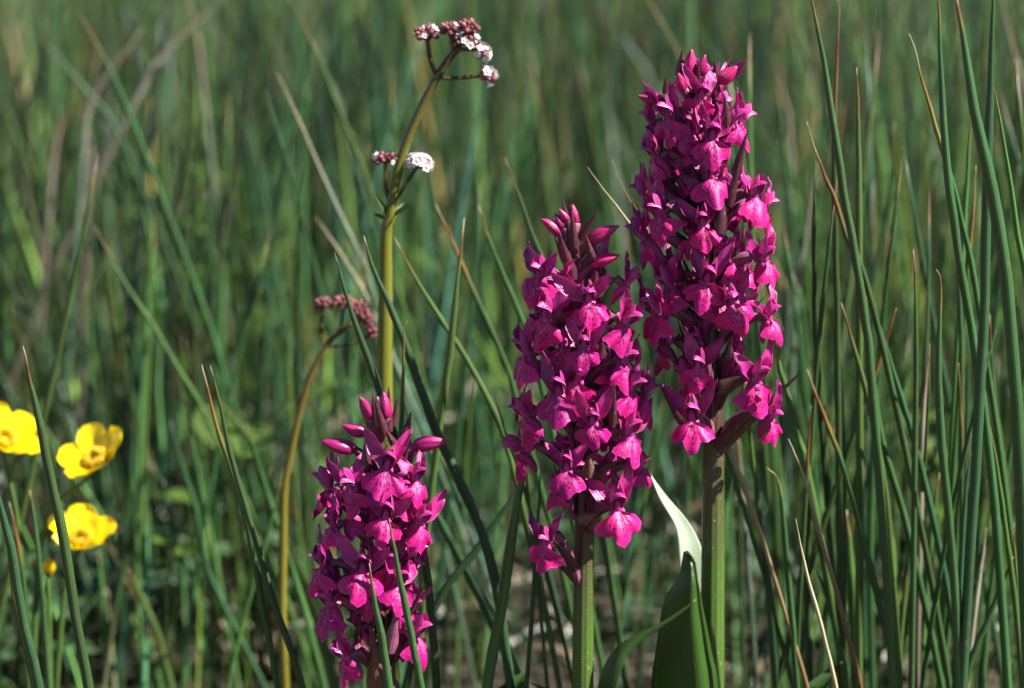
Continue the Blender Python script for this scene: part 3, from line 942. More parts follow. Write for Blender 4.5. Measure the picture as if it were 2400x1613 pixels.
class Spike:
    def __init__(s, name, axis_px, Y, r_px, label):
        s.Y = Y
        pts = [at(x, y, Y) for x, y in axis_px]          # top first
        P = to_ground(pts, Y)[::-1]
        s.path = smooth_path(P, 40)
        s.base = Vector(s.path[0])
        s.root = root(name, s.base, label, 'orchid')
        k = SENS / LENS * Y / 2400
        s.px = k
        z = s.path[:, 2]
        r = np.interp(z, np.linspace(z[0], z[-1], len(r_px)), np.array(r_px) * k / 2)
        s.rad = r
        d = tube(s.path - np.array(s.base), r, 20, 9, .035, .3)
        v, f, uv = d
        zz = (z - z[0]) / (z[-1] - z[0])
        uv = [(a, float(zz[i // 20])) for i, (a, b) in enumerate(uv)]
        link('stem', make_mesh('stem', (v, f, uv), M['stem']), s.root)
        s.n = 0

    def axis(s, z):
        zz = s.path[:, 2]
        return Vector((np.interp(z, zz, s.path[:, 0]), np.interp(z, zz, s.path[:, 1]), z))

    def radius(s, z):
        return float(np.interp(z, s.path[:, 2], s.rad))

    def flower(s, crop, x, y, phi, size=1.0, reach=None, roll=0.0, nod=0.0, drop=9.0, bract=True, var=None):
        px, py = src(crop, x, y)
        p = at(px, py, s.Y)
        ax = s.axis(p.z)
        if reach is None:
            reach = 11.0
        dy = -math.cos(R(phi)) * reach * MM
        if abs(phi) > 35: px += math.copysign(7, phi)
        p = at(px, py, s.Y + dy)
        s.put(p, phi, size, roll, nod, drop, bract, var)

    def put(s, p, phi, size=1.0, roll=0.0, nod=0.0, drop=9.0, bract=True, var=None):
        i = s.n if var is None else var
        s.n += 1
        rs = random.Random(i * 31 + int(s.Y * 1e5))
        Mx = Matrix.Rotation(R(phi), 4, 'Z') @ Matrix.Rotation(R(nod + rs.uniform(-14, 10)), 4, 'X') @ Matrix.Rotation(R(roll + rs.uniform(-13, 13)), 4, 'Y')
        loc = p - s.base
        sz = size * rs.uniform(.98, 1.27)
        o = link('flower', CORE[i % 3], s.root, Matrix.Translation(loc) @ Mx @ Matrix.Scale(sz, 4))
        link('lip', LIP[rs.randrange(NVAR)], o)
        for sd in (-1, 1):
            link('sepal', SEP[sd][rs.randrange(NVAR)], o)
            link('petal', PET[sd][rs.randrange(NVAR)], o)
        link('sepal', DOR[rs.randrange(NVAR)], o)
        # ovary from the stem to the back of the flower
        za = p.z - drop * MM
        a = s.axis(za)
        dirn = Vector((p.x - a.x, p.y - a.y, 0))
        if dirn.length < 1e-4: dirn = Vector((math.sin(R(phi)), -math.cos(R(phi)), 0))
        dirn.normalize()
        a = a + dirn * s.radius(za) * .8
        fw = (Mx.to_3x3() @ Vector((0, -1, 0)))
        e = p - fw * .8 * MM * sz
        m1 = a + (dirn * .35 + UP * .8) * (e - a).length * .45
        m2 = e - (fw * .8 + UP * -.1) * (e - a).length * .3 + UP * .001
        P = smooth_path([a, m1, m2, e], 10)
        inv = (Matrix.Translation(p) @ Mx @ Matrix.Scale(sz, 4)).inverted()
        P = np.array([tuple(inv @ Vector(q)) for q in P])
        rad = np.array([.7, 1.0, 1.25, 1.4, 1.45, 1.4, 1.3, 1.2, 1.1, 1.0]) * MM
        link('ovary', make_mesh('ovary', tube(P, rad, 14, 6, .16, 2.6), M['ovary']), o)
        if bract:
            s.bract(a - UP * .0012, dirn, rs.uniform(15, 23), rs.uniform(3.6, 4.8), rs)

    def bract(s, a, dirn, L, W, rs, tilt=None, mat='bract', bend=None):
        t = dirn * (rs.uniform(.35, .75) if tilt is None else tilt) + UP
        side = Vector((-dirn.y, dirn.x, 0)) * rs.uniform(-.35, .35)
        d = lamina((0, 0, 0), t + side, -dirn + UP * .3, L * MM, W * MM, bract_prof, bend=rs.uniform(-25, 30) if bend is None else bend, cup=.7, nv=12, nu=7, twist=rs.uniform(-30, 30), rs=rs)
        return link('bract', make_mesh('bract', d, M[mat]), s.root, Matrix.Translation(a - s.base))

    def bud(s, crop, x0, y0, x1, y1, phi, size=1.0, reach=4.0, tip_reach=None, k=0):
        """bud whose base and tip sit at two photo points; phi = which way it leans"""
        c = math.cos(R(phi))
        tip_reach = reach * 1.8 if tip_reach is None else tip_reach
        p0 = atc(crop, x0, y0, s.Y - c * reach * MM)
        p1 = atc(crop, x1, y1, s.Y - c * tip_reach * MM)
        d = p1 - p0
        q = d.to_track_quat('Z', 'Y').to_matrix().to_4x4()
        L = d.length / (8.2 * MM)
        w = size * (.45 + .42 * L)
        Mx = Matrix.Translation(p0 - s.base) @ q @ Matrix.Rotation(k * 1.3, 4, 'Z') @ Matrix.Diagonal((w, w, L, 1))
        o = link('bud', BUD[k % 4], s.root, Mx)
        a = s.axis(p0.z - .007)
        P = smooth_path([a, (a + p0) / 2 + UP * .0006, p0 + d * .08], 7)
        link('ovary', make_mesh('ovary', tube(P - np.array(s.base), np.array([.7, .9, 1.1, 1.2, 1.2, 1.15, 1.1]) * MM, 12, 6, .15, 2.0), M['ovary']), s.root)
        return o

    def bract_px(s, crop, x0, y0, x1, y1, reach0, reach1, W, phi=0, mat='bract', cup=.7):
        p0 = atc(crop, x0, y0, s.Y - reach0 * MM)
        p1 = atc(crop, x1, y1, s.Y - reach1 * MM)
        d = p1 - p0
        face = Vector((math.sin(R(phi)), -math.cos(R(phi)), .2))
        dd = lamina((0, 0, 0), d, -face, d.length, W * MM, bract_prof, bend=random.uniform(-10, 14), cup=cup, nv=12, nu=7)
        return link('bract', make_mesh('bract', dd, M[mat]), s.root, Matrix.Translation(p0 - s.base))


# ------------------------------------------------------------------ the tall orchid
tall = Spike('orchid', [(1630, 150), (1636, 210), (1648, 400), (1656, 600), (1664, 800), (1671, 1000), (1671, 1250), (1669, 1613)], .752,
             [66, 63, 60, 58, 55, 50, 42, 30, 12], 'tallest orchid, dense magenta flower spike on a thick green stem')
T = tall
for a in [('A', 590, 425, 0, 1.0, 8), ('A', 395, 575, -38, 1.0, 9), ('A', 665, 715, 6, 1.0, 12), ('A', 665, 985, 8, 1.0, 12, 6),
          ('A', 605, 1305, -2, 1.02, 13), ('A', 335, 1235, -42, 1.05, 12), ('A', 800, 615, 62, .95, 9), ('A', 935, 1110, 42, 1.0, 12),
          ('A', 1000, 1200, 75, .95, 13), ('A', 300, 850, -68, 1.0, 11), ('A', 235, 1135, -85, 1.0, 12), ('A', 270, 620, -100, 1.0, 8),
          ('A', 225, 1410, -82, 1.0, 12), ('A', 500, 640, -10, .9, 8),
          ('B', 605, 285, -6, 1.0, 14), ('B', 775, 420, 12, 1.05, 14, -8), ('B', 1000, 535, 58, 1.0, 13), ('B', 970, 150, 48, 1.05, 13),
          ('B', 550, 850, -22, 1.0, 14, 14), ('B', 510, 1190, -10, 1.05, 14), ('B', 935, 945, 34, 1.05, 14, -6), ('B', 1005, 1195, 48, 1.0, 14, -8),
          ('B', 285, 500, -55, 1.05, 13), ('B', 320, 700, -95, 1.05, 12), ('B', 380, 330, -60, 1.0, 11)]:
    T.flower(a[0], a[1], a[2], a[3], a[4], a[5], a[6] if len(a) > 6 else 0)
for (z0, ph) in [(.252, 150), (.236, 200), (.222, 120), (.21, 170), (.20, 235), (.19, 140), (.18, 195), (.243, 95), (.228, -120), (.204, 100)]:
    ax = T.axis(z0)
    T.put(ax + Vector((math.sin(R(ph)), -math.cos(R(ph)), 0)) * .011, ph)
T.bud('A', 510, 310, 535, 105, -10, 1.05, 1.5, 2.5, 0)
T.bud('A', 575, 290, 625, 140, 15, .95, 2, 3.5, 1)
T.bud('A', 690, 330, 830, 210, 60, 1.25, 2, 4, 2)
T.bud('A', 640, 370, 680, 225, 30, .95, 3, 4, 3)
T.bud('A', 340, 470, 155, 430, -60, 1.15, 3, 6, 0)
T.bud('A', 470, 390, 440, 265, -20, 1.0, 4, 6, 1)
T.bract_px('A', 440, 290, 465, 95, 1, 1, 3.2)
T.bract_px('A', 350, 410, 352, 280, 2, 2, 2.6)
T.bract_px('A', 690, 300, 685, 180, 4, 5, 2.4)
T.bract_px('A', 770, 650, 755, 420, 11, 12, 4.2)
T.bract_px('A', 840, 1000, 900, 650, 10, 12, 4.2, 30)
T.bract_px('A', 720, 1360, 735, 1060, 14, 13, 5.0)
T.bract_px('A', 790, 1180, 860, 860, 12, 13, 4.0, 20)
T.bract_px('B', 440, 1230, 280, 930, 6, 9, 3.2, -30)
T.bract_px('B', 740, 800, 770, 640, 14, 14, 3.6)
T.bract_px('B', 690, 1390, 900, 1130, 5, 12, 5.5, 30)
T.bract_px('B', 690, 1420, 1245, 840, 3, 9, 4.0, 30, 'bract_base')
T.bract_px('B', 610, 850, 450, 560, 8, 9, 4.4, -15)
T.bract_px('B', 700, 1010, 830, 900, 10, 11, 6.0, 20, 'bract_base')

# ------------------------------------------------------------------ the middle orchid
mid = Spike('orchid', [(1330, 500), (1338, 600), (1350, 750), (1362, 930), (1370, 1150), (1368, 1350), (1366, 1613)], .748,
            [60, 58, 55, 53, 50, 45, 36, 24, 10], 'middle-sized magenta orchid with dark purple bracts at its tip')
T = mid
for a in [('C', 325, 690, -34, .95, 9), ('C', 690, 870, 8, 1.05, 11), ('C', 650, 1200, 0, 1.0, 13), ('C', 940, 1045, 46, 1.0, 11),
          ('C', 930, 1335, 50, 1.0, 12), ('C', 250, 1265, -62, 1.05, 12), ('C', 375, 985, -32, 1.0, 11), ('C', 950, 755, 82, .95, 9),
          ('C', 470, 760, -50, .85, 6),
          ('D', 435, 190, -14, 1.0, 13), ('D', 665, 385, 2, 1.05, 14, -4), ('D', 900, 470, 42, 1.05, 13), ('D', 975, 690, 60, .9, 12),
          ('D', 230, 350, -60, 1.05, 13), ('D', 490, 705, -10, 1.0, 14), ('D', 835, 975, 14, 1.05, 14, 6), ('D', 345, 1210, -32, 1.0, 14, 4),
          ('D', 185, 590, -82, 1.0, 12), ('D', 900, 170, 55, 1.0, 12), ('D', 1000, 220, 85, .95, 12), ('D', 560, 90, -5, 1.0, 10)]:
    T.flower(a[0], a[1], a[2], a[3], a[4], a[5], a[6] if len(a) > 6 else 0, drop=14 if (a[0] == 'D' and a[2] > 1100) else 9)
for (z0, ph) in [(.205, 140), (.196, 200), (.188, 165), (.178, 120), (.17, 215), (.16, 150), (.15, 190), (.192, -110)]:
    ax = T.axis(z0)
    T.put(ax + Vector((math.sin(R(ph)), -math.cos(R(ph)), 0)) * .011, ph)
T.bud('C', 480, 370, 335, 270, -50, 1.0, 2, 4, 0)
T.bud('C', 510, 330, 440, 225, -30, .9, 2, 3, 1)
T.bud('C', 540, 280, 480, 185, -20, .8, 2, 3, 2)
T.bud('C', 600, 300, 575, 150, 10, .75, 0, 0, 3)
T.bud('C', 690, 430, 920, 320, 60, 1.0, 2, 5, 0)
T.bud('C', 700, 590, 920, 530, 60, 1.05, 3, 6, 1)
T.bract_px('C', 600, 560, 500, 120, 3, 4, 3.6)
T.bract_px('C', 590, 520, 560, 180, 4, 4.5, 3.4)
T.bract_px('C', 600, 420, 535, 90, 0, 0, 3.0)
T.bract_px('C', 630, 420, 745, 225, 1, 2, 3.6, 20)
T.bract_px('C', 640, 610, 735, 545, 3, 5, 3.2, 20)
T.bract_px('C', 735, 560, 660, 370, 4, 5, 3.0, 20)
T.bract_px('C', 570, 720, 480, 390, 5, 7, 4.6, -10)
T.bract_px('C', 540, 620, 430, 380, 1, 3, 4.0, -20)
T.bract_px('C', 720, 770, 745, 640, 8, 9, 4.0)
T.bract_px('C', 780, 1290, 790, 1150, 12, 12, 4.0)
T.bract_px('D', 800, 420, 815, 110, 12, 14, 3.0)
T.bract_px('D', 540, 1400, 380, 1150, 8, 13, 4.6, -30)
T.bract_px('D', 640, 760, 640, 600, 12, 13, 5.0, 0, 'bract_base')
T.bract_px('D', 660, 760, 850, 640, 8, 11, 5.0, 30)
T.bract_px('D', 560, 1050, 700, 1000, 9, 11, 5.0, 0, 'bract_base')

# ------------------------------------------------------------------ the short orchid
short = Spike('orchid', [(884, 930), (890, 1000), (896, 1150), (899, 1300), (902, 1450), (905, 1613)], .746,
              [52, 52, 48, 46, 40, 32, 20, 9], 'shortest magenta orchid with red buds on top')
T = short
for a in [('E', 850, 850, 0, 1.05, 10), ('E', 520, 1030, -28, 1.0, 10), ('E', 1085, 970, 38, .95, 10), ('E', 835, 1315, 0, 1.0, 13),
          ('E', 1125, 1375, 40, 1.0, 12), ('E', 375, 1400, -50, .95, 11), ('E', 330, 1060, -100, .95, 10), ('E', 1000, 1080, 25, .85, 9),
          ('E', 560, 1290, -40, .9, 9),
          ('F', 635, 480, -2, 1.0, 13), ('F', 975, 615, 26, 1.05, 13), ('F', 290, 445, -60, 1.0, 12), ('F', 355, 815, -48, 1.1, 12),
          ('F', 505, 1305, -48, 1.0, 13), ('F', 420, 590, -80, 1.0, 11), ('F', 1060, 330, 80, .95, 10)]:
    T.flower(a[0], a[1], a[2], a[3], a[4], a[5], a[6] if len(a) > 6 else 0)
for (z0, ph) in [(.148, 150), (.14, 200), (.132, 120), (.124, 175), (.116, 225), (.11, 140), (.105, 60)]:
    ax = T.axis(z0)
    T.put(ax + Vector((math.sin(R(ph)), -math.cos(R(ph)), 0)) * .010, ph)
T.bud('E', 700, 400, 590, 205, -30, 1.0, 2, 4, 0)
T.bud('E', 850, 400, 820, 150, 5, 1.0, 2.5, 3, 1)
T.bud('E', 670, 530, 440, 450, -55, 1.05, 3, 6, 2)
T.bud('E', 560, 680, 250, 590, -70, 1.15, 3, 7, 3)
T.bud('E', 1080, 650, 1420, 620, 80, 1.05, 3, 6, 0)
T.bract_px('E', 830, 560, 735, 205, 5, 6, 3.6)
T.bract_px('E', 880, 520, 865, 95, 3, 2, 3.4, 20)
T.bract_px('E', 920, 470, 950, 200, 2, 1, 2.6, 20)
T.bract_px('E', 760, 490, 715, 155, 4, 3, 3.0)
T.bract_px('E', 930, 660, 830, 490, 6, 7, 2.8)
T.bract_px('E', 660, 900, 650, 600, 8, 8, 4.4)
T.bract_px('E', 1010, 560, 1075, 330, -4, -6, 3.0)
T.bract_px('F', 900, 1250, 985, 820, 11, 12, 6.0, 20, 'ovary')
T.bract_px('F', 900, 1270, 1240, 560, 6, 8, 4.0, 30)
T.bract_px('F', 780, 260, 620, 90, 13, 14, 2.6)
T.bract_px('F', 760, 1700, 735, 1010, 7, 8, 8.0, -10, 'bract_base')
T.bract_px('F', 930, 1700, 850, 1280, 7, 8, 7.0, 10, 'bract_base')
T.bract_px('F', 590, 1150, 600, 950, 8, 9, 3.4)


# inner flowers that close the spikes behind the outer ones
for sp, z0, z1, n in ((tall, .172, .249, 14), (mid, .142, .205, 11), (short, .104, .148, 9)):
    for k in range(n):
        z = z0 + (z1 - z0) * (k + .5) / n
        ph = (k * 137.5 + 40) % 230 - 115
        ax = sp.axis(z)
        sp.put(ax + Vector((math.sin(R(ph)), -math.cos(R(ph)), 0)) * (.0075 if z < z1 - .02 else .0055), ph, .86, bract=k % 2 == 0)

# ------------------------------------------------------------------ leaves of the orchids
def traced_leaf(sp, crop, rows, Y, bulge, mat, slant=0.0, nu=13, name='leaf', keel=0.0, back=0.0):
    """rows tip-to-base of (left x, y, right x, y); bulge in mm towards the viewer, slant = mm right edge stands behind left"""
    n = len(rows)
    Ls = smooth_path([(a, b, 0) for a, b, c, d in rows], 30)
    Rs = smooth_path([(c, d, 0) for a, b, c, d in rows], 30)
    V = np.empty((30, nu, 3))
    for i in range(30):
        wpx = abs(Rs[i][0] - Ls[i][0])
        for j in range(nu):
            u = -1 + 2 * j / (nu - 1)
            x = Ls[i][0] + (Rs[i][0] - Ls[i][0]) * (u + 1) / 2
            y = Ls[i][1] + (Rs[i][1] - Ls[i][1]) * (u + 1) / 2
            k = min(1.0, wpx / 120)
            du = (u - keel) / (1 + keel if u < keel else 1 - keel)
            Yy = Y - bulge * MM * (1 - abs(du) ** 1.4) * k + slant * MM * u * k + back * MM * max(0, 1 - i / 14)
            V[i, j] = tuple(atc(crop, x, y, Yy) - sp.base)
    o = link(name, make_mesh(name, mesh_grid(V), M[mat]), sp.root)
    md = o.modifiers.new('thickness', 'SOLIDIFY')
    md.thickness = .0004
    return o


tl = traced_leaf(tall, 'J', [(722, 628, 738, 628), (706, 720, 785, 700), (690, 800, 802, 820), (622, 900, 822, 920), (575, 1010, 842, 1030), (550, 1150, 868, 1150), (520, 1350, 905, 1350),
                        (495, 1568, 945, 1568), (500, 2300, 970, 2300), (640, 3300, 960, 3300), (760, 4100, 920, 4100)], .746, 8.5, 'leaf', 1.0, keel=.55)
traced_leaf(tall, 'J', [(474, 90, 484, 94), (540, 255, 610, 262), (640, 425, 715, 380), (668, 520, 792, 500), (678, 640, 840, 625), (690, 770, 850, 800),
                        (720, 930, 838, 950), (700, 1300, 860, 1300), (700, 2300, 930, 2300), (780, 4100, 910, 4100)], .7592, -0.6, 'leaf_sunlit', 1.3, back=1.5)
traced_leaf(tall, 'J', [(800, 955, 802, 962), (700, 1030, 706, 1046), (560, 1118, 566, 1142), (420, 1185, 432, 1235), (280, 1270, 330, 1330), (185, 1390, 290, 1430), (130, 1560, 250, 1580),
                        (140, 1800, 300, 1800), (300, 2600, 520, 2600), (600, 3600, 800, 3600), (790, 4050, 880, 4080)], .736, 2.0, 'leaf', -3.0)
for sp, (px0, px1, px2) in ((mid, (1330, 1290, 1240)), (short, (930, 985, 1000)), (tall, (1700, 1760, 1800))):
    # basal leaves spreading low on the sheath, below the frame
    b = sp.axis(.03)
    for k, az in enumerate((40, 165, 280)):
        dirn = Vector((math.cos(R(az)), math.sin(R(az)), 0))
        d = lamina((0, 0, 0), dirn * .5 + UP, -dirn + UP * .4, .075, .016, lance(.6, .7, .6), bend=-35, cup=.5, nv=14, nu=7)
        link('leaf', make_mesh('leaf', d, M['leaf']), sp.root, Matrix.Translation(b + dirn * .002 - sp.base))


# ------------------------------------------------------------------ valerian
def floret_meshes():
    # closed bud: little lobed knob; open floret: short tube with five round lobes
    n, S = 7, 10
    V = np.empty((n, S, 3))
    for i in range(n):
        v = i / (n - 1)
        r = .95 * math.sin(math.pi * min(.98, .12 + .82 * v)) ** .6
        for j in range(S):
            a = j / S * 6.2832
            V[i, j] = (r * (1 + .12 * math.cos(5 * a)) * math.cos(a), r * (1 + .12 * math.cos(5 * a)) * math.sin(a), 2.1 * v - .3)
    b = make_mesh('floret', mm(mesh_grid(V, closed=True, cap=True)), M['val_bud'])
    parts = [tube(np.array([(0, 0, -.4), (0, 0, .6), (0, 0, 1.3)]), np.array([.35, .5, .7]), 8)]
    for k in range(5):
        a = k / 5 * 6.2832
        d = Vector((math.cos(a), math.sin(a), .25))
        parts.append(lamina((.45 * d.x, .45 * d.y, 1.2), d, (0, 0, 1), 1.15, 1.25, lance(.6, .5, .5), bend=12, cup=.2, nv=5, nu=5))
    w = make_mesh('floret', mm(join(*parts)), M['val_white'])
    return b, w


FB, FW = floret_meshes()


class Valerian:
    def __init__(s, pts, crop, Y, r_px, label, group=None, mat='val_main'):
        P = [atc(c, x, y, Y) for c, x, y in pts]
        s.Y = Y
        P = to_ground(P, Y)[::-1]
        path = smooth_path(P, 40)
        s.base = Vector(path[0])
        s.root = root('valerian', s.base, label, 'wildflower', group)
        k = SENS / LENS * Y / 2400
        s.k = k
        zz = (path[:, 2] - path[0, 2]) / (path[-1, 2] - path[0, 2])
        rad = np.interp(zz, np.linspace(0, 1, len(r_px)), np.array(r_px) * k / 2)
        link('stem', make_mesh('stem', tube(path - np.array(s.base), rad, 12, 6, .05), M[mat]), s.root)

    def branch(s, pts, w, mat='val_stem_dark'):
        P = smooth_path([atc(*p, s.Y) for p in pts], 10)
        return link('branch', make_mesh('branch', tube(P - np.array(s.base), w * s.k / 2, 8), M[mat]), s.root)

    def cluster(s, crop, x, y, w, h, n, openf, tilt=0, name='flower_cluster', seed=1, opens=None):
        """dome of florets centred at a photo point, w x h photo pixels"""
        rs = random.Random(seed)
        c = atc(crop, x, y, s.Y)
        rx, rz = w * s.k / 2, h * s.k / 2
        # receptacle: a lumpy pad carrying the florets
        S, n2 = 12, 7
        V = np.empty((n2, S, 3))
        for i in range(n2):
            v = i / (n2 - 1)
            for j in range(S):
                a = j / S * 6.2832
                r = rx * .62 * math.sin(math.pi * (.04 + .92 * v)) * (1 + .1 * math.sin(3 * a))
                V[i, j] = (r * math.cos(a), r * math.sin(a) * .9, (v - .65) * rz * 1.25)
        o = link(name, make_mesh(name, mesh_grid(V, closed=True, cap=True), M['val_bud']), s.root, Matrix.Translation(c - s.base) @ Matrix.Rotation(R(tilt), 4, 'Y'))
        for k in range(n):
            f = (k + .5) / n
            th = math.acos(1 - 1.35 * f)
            a = k * 2.39996
            d = Vector((math.sin(th) * math.cos(a), math.sin(th) * math.sin(a), math.cos(th)))
            p = Vector((d.x * rx * .82, d.y * rx * .8, d.z * rz * .72 - rz * .1))
            if opens is not None:
                isopen = k in opens
            else:
                isopen = rs.random() < openf
            q = (d + Vector((rs.uniform(-.25, .25), rs.uniform(-.25, .25), rs.uniform(-.1, .3)))).to_track_quat('Z', 'Y').to_matrix().to_4x4()
            sz = rs.uniform(.5, 1.0)
            link('floret', FW if isopen else FB, o, Matrix.Translation(p) @ q @ Matrix.Scale(sz * (1.0 if isopen else .95), 4))
        return o

    def leaf(s, crop, x0, y0, x1, y1, w, lift=0):
        p0, p1 = atc(crop, x0, y0, s.Y), atc(crop, x1, y1, s.Y - lift * MM)
        d = p1 - p0
        dd = lamina((0, 0, 0), d, (0, -.8, .6), d.length, w * s.k, lance(.7, .7, .5), bend=15, cup=.4, nv=9, nu=5)
        return link('leaf', make_mesh('leaf', dd, M['val_leaf']), s.root, Matrix.Translation(p0 - s.base))


V1 = Valerian([('G', 690, 260), ('G', 610, 350), ('G', 540, 460), ('G', 440, 650), ('G', 350, 850), ('G', 290, 1020), ('G', 240, 1230), ('G', 215, 1420), ('Z', 880, 530), ('Z', 878, 700), ('Z', 876, 900), ('Z', 880, 1200), ('Z', 890, 1568)],
              'G', .80, [46, 45, 44, 43, 41, 38, 31, 22, 16], 'tall valerian with yellow green stalk and dark red buds opening white, behind the short orchid')
V1.branch([('G', 535, 465), ('G', 490, 350), ('G', 468, 200)], 11)
V1.branch([('G', 535, 470), ('G', 650, 475), ('G', 770, 465), ('G', 850, 455)], 10)
V1.branch([('G', 640, 320), ('G', 640, 250), ('G', 620, 170)], 9)
V1.branch([('G', 680, 275), ('G', 730, 200), ('G', 745, 150)], 9)
V1.branch([('G', 680, 280), ('G', 770, 280), ('G', 830, 270)], 9)
V1.cluster('G', 465, 175, 52, 42, 22, .22, 0, seed=3)
V1.cluster('G', 625, 140, 38, 38, 16, .2, -10, seed=4)
V1.cluster('G', 745, 135, 44, 42, 20, .06, 0, seed=5)
V1.cluster('G', 690, 215, 46, 36, 18, .15, 0, seed=9)
V1.cluster('G', 775, 230, 42, 44, 18, .5, 30, seed=6)
V1.cluster('G', 835, 300, 40, 48, 18, .5, 45, seed=7)
V1.cluster('G', 875, 455, 36, 46, 16, .4, 60, seed=8)
V1.branch([('G', 215, 1330), ('G', 190, 1240), ('G', 182, 1150), ('G', 184, 1035)], 9)
V1.branch([('G', 245, 1330), ('G', 300, 1230), ('G', 350, 1150), ('G', 412, 1055)], 9)
V1.cluster('G', 182, 1025, 50, 30, 22, .12, 0, seed=12)
V1.cluster('G', 415, 1050, 62, 36, 36, 1.0, 8, seed=13)
V1.leaf('G', 200, 1400, 105, 1270, 16, 3)
V1.leaf('G', 235, 1410, 385, 1320, 14, 4)
V1.leaf('G', 200, 1440, 110, 1400, 12, -3)
V1.leaf('G', 240, 1400, 310, 1330, 10, -4)

V2 = Valerian([('Z', 805, 735), ('Z', 770, 760), ('Z', 740, 793), ('Z', 710, 850), ('Z', 685, 930), ('Z', 665, 1020), ('Z', 648, 1110), ('Z', 645, 1240), ('Z', 643, 1400), ('Z', 650, 1568)],
              'Z', .845, [25, 24, 23, 22, 21, 20, 18, 15, 11], 'smaller blurred valerian with closed pinkish brown heads', None, 'val_brown')
V2.branch([('Z', 740, 793), ('Z', 730, 760), ('Z', 734, 710)], 9)
V2.branch([('Z', 745, 790), ('Z', 800, 785), ('Z', 843, 765)], 7)
V2.branch([('Z', 775, 757), ('Z', 780, 720), ('Z', 785, 690)], 8)
V2.cluster('Z', 736, 693, 34, 34, 14, .0, 0, seed=21)
V2.cluster('Z', 784, 690, 38, 40, 16, .0, 0, seed=22)
V2.cluster('Z', 815, 705, 44, 48, 18, .0, 0, seed=23)
V2.cluster('Z', 833, 728, 34, 36, 14, .0, 20, seed=24)
V2.cluster('Z', 846, 757, 30, 30, 12, .0, 45, seed=25)


# ------------------------------------------------------------------ buttercups
def buttercup(pts, Y, face, size, label, open_=55, crop='I', spin=0.0, group=None):
    """pts: photo points from the flower base down the stalk"""
    P = [atc(crop, x, y, Y) for x, y in pts]
    top = P[0]
    path = smooth_path(to_ground(P, Y)[::-1], 26)
    base = Vector(path[0])
    r = root('buttercup', base, label, 'buttercup', group)
    link('stem', make_mesh('stem', tube(path - np.array(base), np.linspace(.0011, .0007, 26), 8, 5, .06), M['but_stem']), r)
    q = Vector(face).normalized().to_track_quat('Z', 'Y').to_matrix().to_4x4() @ Matrix.Rotation(spin, 4, 'Z')
    Mx = Matrix.Translation(top - base) @ q @ Matrix.Scale(size, 4)
    rs = random.Random(int(size * 977) + int(spin * 10))
    for k in range(5):
        a = k / 5 * 6.2832
        out = Vector((math.cos(a), math.sin(a), 0))
        s = math.sin(R(open_ + rs.uniform(-14, 14)))
        c = math.cos(R(open_))
        d = lamina(tuple(out * .9), tuple(out * s + UP * c), tuple(-out * c + UP * s), 10.8, 9.4, lambda v: (.16 + .84 * math.sin(math.pi * min(1, v * .93) ** 1.25) ** .55) if v < 1 else .35,
                   bend=rs.uniform(-5, 22), cup=.3, nv=10, nu=9, ripple=.5, rs=rs)
        link('petal', make_mesh('petal', mm(d), M['but_petal']), r, Mx @ Matrix.Translation((0, 0, (k % 2) * .00025)))
        out2 = Vector((math.cos(a + .63), math.sin(a + .63), 0))
        d = lamina(tuple(out2 * .8 - UP * .3), tuple(out2 * .8 + UP * .6), tuple(-out2 + UP), 4.6, 2.4, lance(.7, .7, .5), bend=-10, cup=.4, nv=6, nu=5)
        link('sepal', make_mesh('sepal', mm(d), M['but_stem']), r, Mx)
    # stamens round a green-gold dome
    parts = []
    S, n2 = 12, 6
    V = np.empty((n2, S, 3))
    for i in range(n2):
        v = i / (n2 - 1)
        for j in range(S):
            b = j / S * 6.2832
            rr = 1.7 * math.cos(v * 1.5)
            V[i, j] = (rr * math.cos(b), rr * math.sin(b), .3 + 2.1 * math.sin(v * 1.5))
    parts.append(mesh_grid(V, closed=True, cap=True))
    for k in range(46):
        a = k * 2.39996
        rr = 1.6 + 1.6 * (k / 46) ** .6
        h = 3.4 - .6 * k / 46 + rs.uniform(-.3, .3)
        p0 = (math.cos(a) * 1.2, math.sin(a) * 1.2, .3)
        p1 = (math.cos(a) * rr * .9, math.sin(a) * rr * .9, h * .6)
        p2 = (math.cos(a) * rr, math.sin(a) * rr, h)
        p3 = (math.cos(a) * rr * 1.02, math.sin(a) * rr * 1.02, h + .9)
        parts.append(tube(np.array([p0, p1, p2, p3]), np.array([.12, .12, .34, .2]), 5))
    link('stamens', make_mesh('stamens', mm(join(*parts)), M['but_centre']), r, Mx)
    return r


buttercup([(15, 345), (60, 560), (130, 900), (170, 1300), (210, 1900)], .845, (.45, -.45, .75), 1.12, 'yellow buttercup turned sideways, partly hidden by the thick rush stem', 58, spin=.3)
buttercup([(795, 500), (660, 650), (500, 770), (380, 900), (300, 1400), (270, 2000)], .85, (-.30, -.5, .75), 1.12, 'wide open yellow buttercup, uppermost of the group, seen into its glossy cup', 60, spin=.9)
buttercup([(640, 1150), (600, 1290), (520, 1500), (470, 2000)], .85, (.14, -.42, .85), 1.12, 'lower yellow buttercup with cupped petals behind the thick rush stem', 58, spin=.1)


